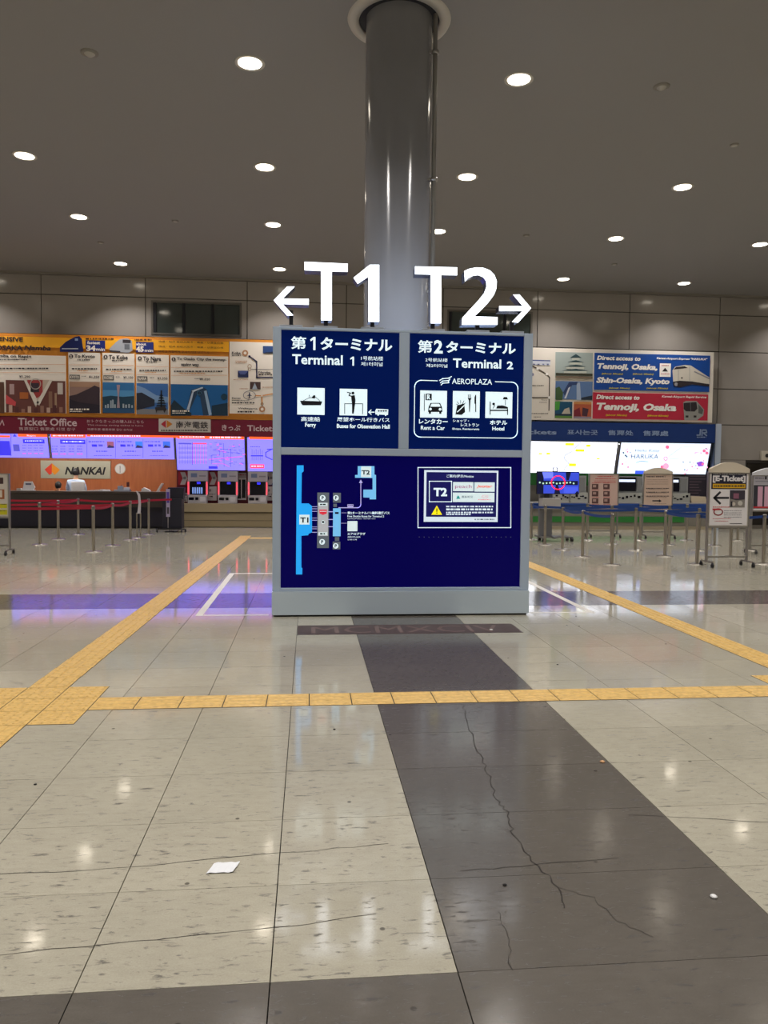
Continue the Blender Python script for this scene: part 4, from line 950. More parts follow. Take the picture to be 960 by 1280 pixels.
for k, (x, c, lb) in enumerate(((290, RDM, 'red card with white hexagonal arrow left of the first ticket machine'), (492, RDM, 'red card with white hexagonal arrow between first and second machines'), (884, M('#1E3A8A', .5), 'blue card with white hexagonal arrow beside the terminal sign'))):
    wallcard(x, 355, x + 66, 447, 'direction_card', lb, 'card', lambda p, x=x, c=c: p.rect(x, 355, x + 66, 447, c, 1).poly([(x + 14, 358), (x + 46, 358), (x + 64, 400), (x + 46, 444), (x + 12, 444), (x + 30, 400)], GRY, 2).disc(x + 44, 398, 10, M('#8A848C', .5), 3))
for k, (x, lb) in enumerate(((484, 'white notice between first and second ticket machines'), (886, 'white notice beside the ticket machine nearest the terminal sign'))):
    wallcard(x, 455, x + 70, 552, 'notice_card', lb, 'notice', lambda p, x=x: p.disc(x + 22, 482, 10, MG2, 1).greek(x + 12, 505, x + 60, 512, MG2, 1).poly([(x + 14, 525), (x + 40, 520), (x + 44, 530)], INKP, 1))
wallcard(272, 500, 352, 560, 'leaflet_tray', 'tray of papers on the ledge left of the first ticket machine', 'papers', lambda p: p.rect(276, 504, 350, 520, MG2, 1).rect(280, 528, 350, 540, M('#A8A8B8', .5), 1).greek(280, 546, 350, 552, INKP, 1))
wallcard(690, 362, 756, 548, 'coin_locker_panel', 'white panel with two tall dark slots between the second and third machines', 'panel', lambda p: p.rect(690, 362, 756, 400, M('#A89CA0', .5), 1).greek(696, 372, 750, 380, RDM, 2).rect(692, 408, 720, 540, DK, 1).rect(726, 408, 752, 535, DK, 1))
# ---------------------------------------------------------------- right: the other railway's counter
RB0, RB1 = 4.6, 12.62
st = MB(); st.box((4.06, HY + .1, 3.23), (12.7, BW + .06, 3.32), M('#7A746A', .6)); st.box((4.06, HY + .1, 2.73), (12.7, 24.0, 2.77), M('#8A857C', .7)); st.build('trim_3', kind='structure', label='grey soffit over the right counter')
st = MB()
st.box((4.06, 24.0, 0), (12.9, 24.1, 2.8), M('#8A857C', .6)); st.box((4.06, BW, 0), (4.14, 24.0, 2.8), wall_m); st.build('wall_counter_recess', kind='structure', label='recessed grey wall behind the right ticket counter')
R3, R4 = (740, 435, 6.4), (655, 425, 10.667)
rb = thing('direct_access_board', (8.6, HY, 3.36), 'large cream board with blue and red Direct access to Osaka panels above the right counter', 'board')
t = MB(); t.box((RB0 - 8.6, 0, 0), (RB1 - 8.6, .04, 2.2), M('#EAE2D6', .5), .006); t.build('board_panel', rb, (0, 0, 0), False)
BLU = M('#124A9E', .45); REDP = M('#C02A44', .45); WP = M('#FBF8F4', .5); YP = M('#D8C81E', .5)
bp_ = sub(rb, 'blue_panel', PR(R3, HY - .02), (22, 38), (938, 352), BLU)
p = PR(R3, HY - .021)
p.text('Direct access to', 40, 60, 388, 104, WP, bold=.04, shear=.2).text('Tennoji, Osaka,', 42, 120, 522, 192, WP, bold=.05, shear=.2).text('Shin-Osaka, Kyoto', 34, 232, 620, 304, WP, bold=.05, shear=.2)
p.text('Kansai-Airport Express "HARUKA"', 516, 72, 922, 104, WP, bold=.03, shear=.2)
for x0, y0, x1, s in ((78, 198, 246, '(about 35min)'), (326, 200, 492, '(about 45min)'), (136, 312, 302, '(about 50min)'), (436, 314, 606, '(about 75min)')): p.text(s, x0, y0, x1, y0 + 20, YP, bold=.03, shear=.2)
p.build('lettering', bp_)
p = PR(R3, HY - .021); p.rect(542, 122, 628, 232, WP, 2).poly([(560, 188), (584, 158), (606, 188)], INKP, 3).greek(556, 138, 614, 144, REDP, 3).greek(552, 204, 618, 210, REDP, 3); p.build('pass_print', bp_)
p = PR(R3, HY - .021); TW = M('#D6CFC2', .4)
p.poly([(642, 180), (664, 150), (740, 136), (790, 140), (938, 236), (938, 288), (800, 278), (700, 300), (650, 290)], TW, 2).poly([(652, 172), (672, 152), (740, 146), (766, 160), (700, 168)], INKP, 3).poly([(648, 270), (700, 262), (800, 268), (938, 290), (938, 308), (800, 292), (700, 316), (652, 304)], INKP, 3)
p.disc(718, 240, 7, INKP, 3).line([(820, 190), (938, 246)], 10, M('#8A8A90', .4), 3).line([(780, 150), (780, 262)], 3, M('#8A8A90', .4), 3).line([(690, 175), (690, 262)], 3, M('#8A8A90', .4), 3).disc(672, 290, 14, M('#9A9AA0', .4), 4).disc(690, 292, 8, INKP, 5); p.build('express_train_print', bp_)
rp_ = sub(rb, 'red_panel', PR(R3, HY - .02), (10, 354), (924, 580), REDP)
p = PR(R3, HY - .021); p.text('Direct access to', 34, 372, 380, 416, WP, bold=.04, shear=.2).text('Tennoji, Osaka', 36, 436, 674, 524, WP, bold=.05, shear=.2).text('Kansai-Airport Rapid Service', 558, 378, 914, 408, WP, bold=.03, shear=.2).text('(about 50min)', 110, 528, 278, 550, YP, bold=.03, shear=.2).text('(about 65min)', 444, 532, 610, 554, YP, bold=.03, shear=.2); p.build('lettering', rp_)
p = PR(R3, HY - .021); p.poly([(728, 436), (752, 424), (836, 424), (896, 492), (890, 540), (840, 578), (738, 578)], M('#9A9A96', .4), 2).poly([(732, 440), (834, 432), (842, 486), (820, 508), (750, 506), (732, 488)], INKP, 3).line([(786, 436), (788, 506)], 4, M('#6A6A70', .4), 4).rect(748, 540, 770, 556, INKP, 3).rect(812, 540, 834, 556, INKP, 3).poly([(850, 450), (890, 496), (880, 530), (850, 520)], M('#5C5E5C', .4), 3); p.build('rapid_train_print', rp_)
# left part: line map and photographs
p = PR(R4, HY - .002); BK = M('#4A4038', .6)
p.rect(-150, 258, 350, 285, M('#4A5A9A', .5), 2).rect(-150, 272, 350, 340, M('#D4D8E4', .5), 3)
for k in range(8): p.rect(-130 + k * 62, 318, -104 + k * 62, 330, M('#3A4A8A', .5), 4)
p.line([(60, 320), (180, 385), (300, 455), (340, 500), (332, 940)], 13, BK, 2).line([(-100, 768), (332, 768)], 13, BK, 2)
for x, y in ((180, 385), (302, 455), (336, 768)): p.disc(x, y, 18, WP, 3)
p.greek(110, 602, 262, 614, BK, 2).text('Nara', 232, 790, 305, 808, BK).greek(205, 828, 304, 834, BK, 2).greek(60, 975, 325, 985, BK, 2).greek(130, 1022, 230, 1030, BK, 2).disc(112, 460, 20, M('#8A88A8', .5), 2); p.build('route_map_print', rb)
p = PR(R4, HY - .002); p.rect(420, 160, 910, 518, M('#A8B4B0', .6), 2)
for k, (y, a_, b_) in enumerate(((210, 610, 770), (270, 575, 800), (330, 530, 830), (385, 500, 860))):
    p.poly([(a_, y + 28), (690, y - 22 if k == 0 else y), (b_, y + 28)], M('#2E4A52', .6), 4 + k).rect(a_ + 30, y + 26, b_ - 30, y + 62, M('#C8CCC0', .6), 3 + k)
p.rect(420, 440, 910, 480, M('#3A3A2A', .6), 8).rect(420, 478, 910, 518, M('#7A6A58', .6), 8); p.build('castle_photograph', rb)
p = PR(R4, HY - .002); p.rect(420, 545, 910, 800, M('#5C7AA8', .6), 2).poly([(600, 560), (720, 560), (700, 600), (640, 600), (560, 780), (520, 700)], M('#2A3E6A', .6), 3).poly([(700, 570), (745, 565), (760, 800), (700, 800)], M('#A8B8D0', .6), 3).poly([(590, 640), (620, 620), (560, 780), (535, 780)], M('#D0D8E4', .6), 4).poly([(420, 640), (470, 620), (520, 700), (510, 800), (420, 800)], M('#3E5A34', .6), 4).poly([(760, 770), (910, 740), (910, 800), (760, 800)], M('#1E2C3C', .6), 4); p.build('tower_photograph', rb)
p = PR(R4, HY - .002); p.rect(412, 820, 640, 1045, M('#0A4A6A', .6), 2).poly([(412, 820), (480, 820), (470, 930), (412, 940)], M('#4A9A3A', .6), 3).poly([(500, 985), (540, 920), (600, 900), (618, 985)], M('#C0B8A8', .6), 3).rect(412, 985, 640, 1010, M('#1C2E44', .6), 3).rect(412, 1010, 640, 1045, M('#5A8A3A', .6), 3); p.build('aquarium_photograph', rb)
p = PR(R4, HY - .002); p.rect(664, 822, 895, 1050, M('#B85A3A', .6), 2).rect(664, 822, 895, 860, M('#C8864A', .6), 3).poly([(664, 940), (740, 900), (760, 1020), (664, 1020)], M('#7A2030', .6), 3).poly([(780, 900), (860, 920), (840, 1020), (770, 1010)], M('#4A2A38', .6), 3).rect(664, 1020, 895, 1050, M('#9A90A0', .6), 4); p.build('market_photograph', rb)
# blue fascia
bf = thing('counter_fascia', (8.6, HY - .02, 2.73), 'deep blue tickets fascia band running above the right counter screens', 'sign')
t = MB(); t.box((RB0 - 8.6, 0, 0), (12.72 - 8.6, .1, .58), M('#0E3478', .45)); t.build('fascia_band', bf, (0, 0, 0), False)
p = PR((655, 420, 3.1475), FY); LB = M('#8FA4C8', .5)
p.text('Tickets', -30, 368, 128, 388, LB, bold=.03).text('표사는곳', 170, 368, 290, 390, LB, bold=.02).text('售票处', 330, 370, 430, 392, LB, bold=.02).text('售票處', 468, 372, 568, 394, LB, bold=.02); p.build('lettering', bf)
p = PR((655, 420, 3.1475), FY); p.line([(680, 390), (692, 390), (694, 368)], 5, LB, 2).line([(700, 392), (700, 370), (716, 370), (718, 380), (704, 381)], 5, LB, 2).line([(706, 382), (718, 392)], 5, LB, 2).greek(680, 396, 716, 400, LB, 2); p.build('railway_emblem', bf)
# screens
RS = M('#EEF2FF', .4, 0, 2.1); RS2 = M('#D4E2F8', .4, 0, 1.35); RY = M('#F0EC20', .4, 0, 1.1); RG = M('#9AA2C8', .4, 0, 1.0); RP = M('#FF6A90', .4, 0, 1.1)
def art_r1(p):
    p.T(655, 540, 6.62).line([(470, 80), (400, 160), (340, 190), (330, 220), (370, 260), (330, 310)], 8, RG, 2)
    for a in ((340, 90, 412, 112), (425, 140, 498, 164), (372, 258, 430, 284), (515, 102, 548, 124), (120, 172, 150, 186), (185, 170, 216, 188), (600, 214, 626, 228)): p.rect(*a, RY, 3)
    p.greek(490, 92, 680, 97, RG, 2).greek(80, 118, 105, 124, RG, 2).greek(690, 140, 720, 145, RG, 2).greek(690, 195, 720, 199, RG, 2).greek(385, 228, 410, 233, RG, 2)
def art_r2(p):
    p.T(760, 545, 6.4); TL = M('#5A7090', .4, 0, .6)
    p.text('Hello Kitty', 220, 104, 410, 134, TL, 2).text('HARUKA', 188, 144, 400, 182, TL, 2)
    p.rect(218, 276, 302, 304, M('#3A5AE0', .4, 0, 1.1), 2).line([(225, 214), (260, 200), (320, 206)], 6, M('#7AA0E8', .4, 0, 1.1), 2)
    rnd = random.Random(5)
    for k in range(46):
        x, y = rnd.choice(((rnd.uniform(110, 190), rnd.uniform(100, 300)), (rnd.uniform(590, 800), rnd.uniform(190, 305)), (rnd.uniform(680, 815), rnd.uniform(70, 150))))
        p.disc(x, y, rnd.uniform(3, 8), (RP, TL, M('#F4A8C8', .4, 0, 1.2))[k % 3], 3, 7)
    for x, y, r in ((474, 88, 16), (432, 246, 14), (462, 240, 26), (768, 118, 14), (790, 136, 14)): p.disc(x, y, r, RP if r < 20 else M('#F8A0C0', .4, 0, 1.2), 3, 10)
    p.ring(460, 180, 14, 6, RP, 3).line([(484, 164), (592, 84)], 4, RG, 3).greek(604, 84, 710, 88, RG, 3).greek(490, 180, 570, 184, RG, 3).poly([(710, 212), (746, 200), (770, 216), (762, 240), (720, 244)], M('#8A4AC8', .4, 0, 1), 3).disc(756, 224, 9, RP, 4)
    p.ring(738, 150, 48, 3, M('#B8E0D0', .4, 0, 1.2), 2)
screen('information_screen', 5.9, 9.56, 1.74, 2.7, 'bright white route screen with yellow labels above the right counter', art_r1, mface=RS)
screen('information_screen', 9.68, 12.6, 1.74, 2.7, 'bright white HARUKA screen with pink blossoms at the right end', art_r2, mface=RS2)
t = MB(); t.box((-.1, 0, 0), (.1, .2, 3.33), M('#B8C4D6', .4), .006); t.box((-.14, -.02, 0), (-.1, .2, 3.33), M('#54627A', .4)); t.build('end_post', None, (12.86, 23.24, 0), label='tall pale blue post closing the right end of the counter', cat='post')
# counter with machines
rc = thing('ticket_counter', (8.5, 23.0, 0), 'long blue-edged counter with a green stripe under the right screens', 'counter')
GRN = M('#2F8A3C', .45)
for nm, a, b_, m in (('blue_edge', (-3.9, -.05, .64), (4.1, .3, .8), M('#1C4A9C', .4)), ('front_board', (-3.9, .05, .1), (4.1, .5, .64), M('#8E8A80', .5)), ('green_stripe', (-3.9, .02, .22), (3.2, .05, .4), GRN), ('base_board', (-3.9, .0, 0), (4.1, .5, .1), M('#A69A82', .5)), ('worktop', (-3.9, .0, .8), (4.1, .9, .83), M('#9A9690', .4))):
    t = MB(); t.box(a, b_, m, .005); t.build(nm, rc, (0, 0, 0), False)
t = MB(); t.box((-4.3, .9, 1.35), (3.1, .96, 1.75), GRN); t.build('green_backboard', rc, (0, 0, 0), False)
R5 = (655, 540, 6.62)
def rmach(px, w_, lb, kind):
    q = on_wall(px, 640, 23.3); t = thing('ticket_machine', (q.x, 23.3, .832), lb, 'ticket machine', 'ticket machines on the right counter')
    h = .82
    a = MB(); a.box((-w_/2, .1, 0), (w_/2, .5, h), M('#A4A6A6', .4, .3), .01); a.build('cabinet', t, (0, 0, 0), False)
    a = MB(); a.box((-w_/2 + .05, .07, .35), (w_/2 - .3, .12, .78), DK); a.box((-w_/2 + .08, .062, .64), (w_/2 - .34, .07, .72), M('#C8D4F0', .4, 0, 1.2)); a.build('touch_screen', t, (0, 0, 0), False)
    a = MB(); a.prism_xz([(-w_/2, 0), (w_/2, 0), (w_/2, .3), (-w_/2, .3)], -.05, .12, M('#B8BAB4', .4, .2))
    rnd = random.Random(int(px))
    for k in range(7): x = -w_/2 + .06 + k * (w_ - .1) / 7; z = rnd.uniform(.05, .2); a.box((x, -.056, z), (x + rnd.uniform(.05, .09), -.048, z + rnd.uniform(.03, .08)), DK)
    a.build('payment_unit', t, (0, 0, 0), False)
    a = MB(); a.box((w_/2 - .27, .08, .36), (w_/2 - .05, .11, .76), M('#8A8C8C', .4)); a.build('side_panel', t, (0, 0, 0), False)
for k, (px, lb) in enumerate(((700, 'ticket machine behind the blue display stand'), (722, 'ticket machine between the blue display and the photo notice board'), (788, 'dark-screened ticket machine right of the photo notice board'), (846, 'ticket machine right of the arched notice board'))):
    rmach(px, (.6, .6, 1.0, .8)[k], lb, k)
q = on_wall(870, 622, 23.6)
t = thing('notice_cabinet', (q.x, 23.5, .832), 'dark maroon notice board standing at the right end of the counter', 'board')
a = MB(); a.box((-.36, 0, .1), (.36, .05, .98), M('#3A3440', .5), .005); a.build('panel', t, (0, 0, 0), False)
a = MB(); rnd = random.Random(4)
for r in range(8): a.box((-.28, -.006, .2 + r * .09), (rnd.uniform(0, .28), 0, .23 + r * .09), M('#6A5A66', .5))
a.build('print', t, (0, 0, 0), False)
a = MB(); a.box((-.05, .02, 0), (.05, .2, .12), dgrey); a.build('foot', t, (0, 0, 0), False)
q = on_wall(874, 638, 23.2); a = MB(); a.prism_xz([(-.25, 0), (.25, 0), (.2, .2), (-.28, .22)], -.05, .0, M('#D8C8AC', .5)); a.build('leaflet_box', None, (q.x, 23.25, .832), label='cream slanted leaflet box in front of the dark notice board', cat='leaflet box')
# small device by the doorway
q = on_wall(956, 570, BW)
t = thing('wall_device', (q.x, BW, q.z - .14), 'small cream wall box with a dark round eye above the doorway recess', 'alarm box')
a = MB(); a.box((-.17, -.09, 0), (.17, 0, .3), M('#C8C0B2', .5), .01); a.build('housing', t, (0, 0, 0), False)
a = MB(); a.tube((0.02, -.1, .15), (.02, -.088, .15), .06, black, 16); a.build('lens', t, (0, 0, 0), False)

# ---------------------------------------------------------------- belt stanchions
def stanchion_proto(name):
    t = thing(name, (0, 0, 0), '', 'stanchion')
    a = MB(); a.lathe([(.0001, .028), (.06, .024), (.155, .012), (.165, .004), (.165, 0)], steel_m, 28); a.build('base', t, (0, 0, 0), False)
    a = MB(); a.tube((0, 0, .02), (0, 0, .86), .031, steel_m, 16); a.build('post', t, (0, 0, 0), False)
    a = MB(); a.lathe([(.034, .86), (.038, .865), (.038, .925), (.03, .94), (.0001, .945)], M('#8E8A84', .3, .8), 16); a.build('belt_head', t, (0, 0, 0), False)
    return t
sp = stanchion_proto('belt_stanchion'); skids = list(sp.children); sused = [False]
def stanchion(x, y, lb, group):
    if not sused[0]: o = sp; sused[0] = True
    else:
        o = sp.copy(); C.objects.link(o)
        for ch in skids: c = ch.copy(); C.objects.link(c); c.parent = o
    o.location = (x, y, 0); o['label'] = lb; o['group'] = group
    WL[o.name] = Vector((x, y, 0)); return o
def belt(o, q, m, z=.895, sag=.03):
    p0 = WL[o.name]; d = Vector((q[0] - p0.x, q[1] - p0.y, 0)); L = d.length; d.normalize(); n = Vector((-d.y, d.x, 0)) * .0015
    a = MB(); N = 10; vs = []
    for s in (-1, 1):
        for k in range(N + 1):
            f = k / N; c = d * (.036 + f * (L - .072)); zz = z - sag * 4 * f * (1 - f)
            for dz in (-.026, .026): vs.append((c.x + n.x * s, c.y + n.y * s, zz + dz))
    M_ = 2 * (N + 1); fs = []
    for s in (0, 1):
        for k in range(N): b = s * M_ + 2 * k; fs.append((b, b + 2, b + 3, b + 1))
    for k in range(N): b = 2 * k; fs.append((b + 1, b + 3, b + 3 + M_, b + 1 + M_)); fs.append((b, b + M_, b + 2 + M_, b + 2))
    a.add(vs, fs, m); a.build('belt', o, (0, 0, 0), False)
RBT = M('#A5122E', .6); BBT = M('#173F86', .5)
Lp = {}
near = [(117, 690, 'red-belt stanchion nearest the camera in the ticket office queue'), (141, 682, 'second red-belt stanchion back in the right queue row'), (163, 675, 'third red-belt stanchion back in the right queue row'), (186, 668, 'rearmost red-belt stanchion beside the counter lectern')]
far_ = [(50, 681, 'red-belt stanchion at the front of the left queue row'), (73, 674, 'red-belt stanchion in the middle of the left queue row'), (98, 668, 'red-belt stanchion at the rear of the left queue row')]
GL = 'red-belt stanchions before the ticket office'
def pos_(px, py): q = on_floor(px, py); return (q.x, q.y)
NL_ = [(stanchion(*pos_(a, b_), l, GL)) for a, b_, l in near]; FL_ = [(stanchion(*pos_(a, b_), l, GL)) for a, b_, l in far_]
e1 = stanchion(-6.9, 15.9, 'red-belt stanchion outside the left photo edge, front', GL); e2 = stanchion(-7.7, 17.6, 'red-belt stanchion outside the left photo edge, second', GL); e3 = stanchion(-7.9, 20.2, 'red-belt stanchion outside the left photo edge, rear', GL)
wl = lambda o: tuple(WL[o.name][:2])
belt(e1, wl(NL_[0]), RBT, sag=.02); belt(NL_[0], wl(NL_[1]), RBT); belt(NL_[1], wl(NL_[2]), RBT); belt(NL_[2], wl(NL_[3]), RBT, sag=.02); belt(NL_[3], (-3.72, 21.55), RBT, sag=.0)
belt(e2, wl(FL_[0]), RBT, sag=.02); belt(FL_[0], wl(FL_[1]), RBT, sag=.01); belt(FL_[1], wl(FL_[2]), RBT); belt(e3, wl(FL_[2]), RBT, sag=.02); belt(FL_[0], wl(NL_[1]), RBT, sag=.02); belt(FL_[2], wl(NL_[3]), RBT, sag=.04)
GRs = 'blue-belt stanchions before the right counter'
rr = [[(764.5, 706), (871, 705.5), (954, 705)], [(728, 696), (831, 695.5), (913, 696)], [(703, 687), (794, 688), (873, 688), (937, 688)], [(681, 681), (764, 680.5), (836, 681), (893, 682)], [(664, 674.5), (733.5, 675.5), (800, 675.5), (858, 675.5), (922, 676)]]
rn = ['front', 'second', 'third', 'fourth', 'rearmost']; cn = ['first', 'second', 'third', 'fourth', 'fifth']
RR = []
for i, row in enumerate(rr):
    L_ = []
    for j, (a, b_) in enumerate(row):
        L_.append(stanchion(*pos_(a, b_), 'blue-belt stanchion, %s from the left in the %s row before the right counter' % (cn[j], rn[i]), GRs))
    RR.append(L_)
belt(RR[2][0], wl(RR[1][0]), BBT); belt(RR[1][0], wl(RR[0][0]), BBT); belt(RR[0][1], wl(RR[0][2]), BBT)
for i in (1, 2, 3, 4):
    for j in range(len(RR[i]) - 1):
        if i == 1 and j == 0: continue
        belt(RR[i][j], wl(RR[i][j+1]), BBT, sag=.02)
belt(RR[0][1], wl(RR[1][1]), BBT, sag=.02); belt(RR[3][0], wl(RR[4][0]), BBT)
belt(RR[0][2], (WL[RR[0][2].name].x + 1.6, WL[RR[0][2].name].y), BBT); o = stanchion(WL[RR[0][2].name].x + 1.6, WL[RR[0][2].name].y, 'blue-belt stanchion just outside the right photo edge', GRs)

# ---------------------------------------------------------------- wheeled poster stands
def poster_stand(px0, py0, px1, py1, Y, lb, art, arch=None, face='#DCC8B8', foot=.2, framem=None, mat=None, header=None):
    a = on_wall(px0, py0, Y); b_ = on_wall(px1, py1, Y); cx = (a.x + b_.x) / 2; hw = (b_.x - a.x) / 2; z0, z1 = b_.z, a.z
    fm = framem or M('#9A9690', .35, .6)
    t = thing('poster_stand', (cx, Y, 0), lb, 'sign stand')
    q = MB(); q.box((-hw, 0, z0), (hw, .05, z1), M(face, .5), .004); q.build('board', t, (0, 0, 0), False)
    if arch:
        pts = [(-hw, z1)] + [(-hw + 2 * hw * k / 12, z1 + arch * (.35 + .65 * math.sin(math.pi * k / 12))) for k in range(13)] + [(hw, z1)]
        q = MB(); q.prism_xz([(x, z) for x, z in pts[::-1]], -.02, .06, M(header or '#D8CCB8', .5)); q.build('arched_header', t, (0, 0, 0), False)
    for s in (-1, 1):
        q = MB(); q.box((s * (hw + .012) - .012, -.01, .1), (s * (hw + .012) + .012, .06, z1), fm, .003); q.build('upright', t, (0, 0, 0), False)
        q = MB(); q.box((s * (hw + .012) - .012, -foot, .08), (s * (hw + .012) + .012, foot, .11), fm, .003); f = q.build('foot_bar', t, (0, 0, 0), False); WL[f.name] = Vector((cx, Y, 0))
        for u in (-1, 1):
            q = MB(); x = s * (hw + .012); q.tube((x - .016, u * foot, .036), (x + .016, u * foot, .036), .036, black, 14); q.box((x - .012, u * foot - .02, .04), (x + .012, u * foot + .02, .09), dgrey); q.build('caster', f, (0, 0, 0), False)
    q = MB(); q.box((-hw, .01, .16), (hw, .04, .19), fm); q.box((-hw, -.012, z0 - .03), (hw, .055, z0), fm); q.box((-hw, -.012, z1 - .02), (hw, .0, z1 + .0), fm); q.build('cross_rail', t, (0, 0, 0), False)
    p = Print(Y - .001, layer=.002); art(p); p.build('poster', t)
    return t
S6 = (800, 550, 6); IK = M('#2A2A34', .5); PW = M('#E8E4E6', .5); RDP = M('#C8303C', .5)
def art_et(p):
    p.T(*S6).rect(530, 232, 800, 640, PW, 1).rect(537, 238, 797, 370, M('#1A1C34', .5), 2).text('NANKAI TRAVEL AGENCY CO.,LTD', 548, 250, 786, 262, PW, 3, bold=.02)
    p.text('[E-Ticket]', 546, 266, 790, 322, PW, 3, bold=.05).rect(545, 328, 790, 362, M('#D8A818', .5), 3).greek(555, 340, 780, 350, IK, 4)
    p.line([(560, 434), (662, 434)], 16, IK, 2).line([(600, 392), (556, 434), (600, 476)], 16, IK, 2)
    p.rect(674, 376, 784, 506, M('#3A3440', .5), 2).poly([(674, 506), (674, 440), (720, 452), (784, 446), (784, 506)], M('#8A847E', .5), 3).rect(700, 400, 740, 440, M('#8E5A70', .5), 3).disc(700, 480, 14, M('#C8C0B4', .5), 4).disc(750, 474, 18, M('#C8C4BC', .5), 4).rect(680, 460, 690, 500, IK, 5)
    p.ring(586, 540, 32, 8, RDP, 2, ry=24).line([(546, 520), (600, 520)], 12, RDP, 3).greek(546, 500, 670, 506, RDP, 2)
    for k in range(4): p.greek(628, 528 + k * 16, 760, 533 + k * 16, M('#8A8A94', .5), 2)
    p.greek(545, 588, 680, 592, RDP, 2).greek(560, 606, 660, 610, RDP, 2).rect(672, 624, 764, 629, IK, 2)
poster_stand(887.5, 590.5, 934.5, 658, 13.3, 'tall wheeled stand with the E-Ticket poster and left-pointing arrow', art_et, arch=.19, face='#C8C2B8')
def art_ph(p):
    p.T(*R5).rect(548, 348, 770, 634, M('#D2B4A8', .5), 1)
    p.greek(610, 364, 740, 372, RDP, 2).greek(590, 384, 760, 390, RDP, 2)
    for r in range(3):
        p.greek(580, 402 + r * 8, 760, 405 + r * 8, RDP, 2)
    for r in range(4):
        for c in range(2):
            x = 562 + c * 94; y = 430 + r * 59
            p.rect(x, y, x + 52, min(y + 44, 632), M('#5A3A3A', .5), 2).rect(x + 8, y + 8, x + 34, min(y + 28, 630), M('#B89A90', .5), 3).greek(x, y - 10, x + 60, y - 6, RDP, 2)
poster_stand(737.5, 592, 771.8, 636.5, 19.9, 'wheeled notice board with eight small photographs behind the blue belts', art_ph, foot=.2, face='#BCA69A')
def art_nt(p):
    p.T(*S6).rect(36, 250, 234, 524, M('#D0B6A4', .5), 1).greek(50, 272, 110, 278, IK, 2).greek(120, 272, 190, 279, IK, 2)
    for k in range(3): p.greek(50, 296 + k * 16, 210, 300 + k * 16, M('#9A8478', .5), 2)
    for y in (360, 388, 418): p.greek(46, y, 216, y + 6, IK, 2).greek(50, y + 10, 200, y + 14, M('#9A8478', .5), 2)
    p.line([(95, 456), (150, 456)], 9, IK, 2).poly([(142, 444), (162, 457), (142, 468)], IK, 2).greek(110, 476, 200, 480, M('#9A8478', .5), 2).greek(150, 490, 190, 494, M('#9A8478', .5), 2)
poster_stand(805.5, 592, 839.5, 637.5, 19.6, 'cream notice board with an arched top and black arrow behind the blue belts', art_nt, arch=.16, foot=.2, face='#C8B4A4')
def art_pk(p):
    p.T(*S6).rect(852, 262, 1100, 332, M('#B8B4C0', .5), 1).greek(862, 284, 930, 290, IK, 2).rect(936, 268, 950, 296, IK, 2).greek(862, 308, 1090, 314, M('#7A7A88', .5), 2)
    p.rect(854, 338, 1100, 520, M('#34343E', .5), 1)
    for k in range(4): p.rect(884 + k * 50, 348, 916 + k * 50, 505, M('#D8A8C0', .5), 2).greek(888 + k * 50, 360, 912 + k * 50, 500, M('#B888A0', .5), 3) if False else p.rect(884 + k * 50, 348, 916 + k * 50, 505, M('#D8A8C0', .5), 2)
    p.rect(850, 498, 1100, 512, RDP, 3).rect(850, 514, 1100, 528, PW, 3)
poster_stand(942, 594, 985, 638, 15.6, 'arched white timetable board with pink columns at the right photo edge', art_pk, arch=.16, face='#C8C6CE', header='#DCDCE2')
L7 = (0, 580, 9.85)
def art_lf(p):
    p.T(*L7).rect(-190, 118, 95, 640, M('#CFC6BC', .5), 1).rect(-190, 165, 42, 245, M('#4A3230', .5), 2).rect(-190, 310, 56, 432, M('#9A5A2E', .5), 2).rect(-190, 320, 28, 410, M('#D8CCBC', .5), 3)
    p.rect(-190, 488, 88, 545, M('#C8C018', .5), 2).rect(-190, 562, 90, 625, M('#C8C018', .5), 2).greek(-180, 492, 80, 500, IK, 3).greek(-180, 574, 80, 582, IK, 3)
poster_stand(-20, 591.5, 10.6, 646, 15.5, 'white notice board with yellow blocks at the left photo edge', art_lf, face='#BDB9B0', foot=.2)
# large display on a wheeled stand
q = on_floor(696, 673); DY = 18.6
a = on_wall(671.5, 589, DY); b_ = on_wall(723.8, 618, DY); cx = (a.x + b_.x) / 2
tv = thing('display_stand', (cx, DY, 0), 'wheeled grey stand holding a wide blue security camera display', 'display stand')
TVB = M('#3448C8', .3, 0, .9); TVD = M('#0C1238', .3, 0, .6)
t = MB(); t.box((a.x - cx, 0, b_.z), (b_.x - cx, .07, a.z), M('#15171F', .4), .006); t.build('display_housing', tv, (0, 0, 0), False)
p = Print(DY - .001, layer=.002).T(*R5)
p.rect(114, 332, 452, 510, TVB, 1).rect(114, 332, 160, 510, TVD, 2).poly([(150, 332), (240, 332), (240, 380), (165, 385)], M('#6A7AF0', .3, 0, 1), 3).rect(114, 402, 445, 440, TVD, 3).poly([(345, 332), (390, 332), (370, 400), (350, 400)], TVD, 3)
for k in range(11): p.disc(130 + k * 28, 418 + (k * 7) % 9, 8, M('#A8D0B8', .3, 0, .9), 4, 8)
p.rect(330, 455, 445, 508, M('#4458E0', .3, 0, .9), 2).poly([(250, 510), (270, 400), (300, 510)], TVD, 3).poly([(420, 510), (440, 485), (452, 510)], TVD, 3).ring(281, 419, 56, 8, M('#F02848', .3, 0, 1.2), 6, ry=56); p.build('display_image', tv)
p = Print(DY - .001, layer=.002).T(*R5); NVL = M('#2A4AB0', .4)
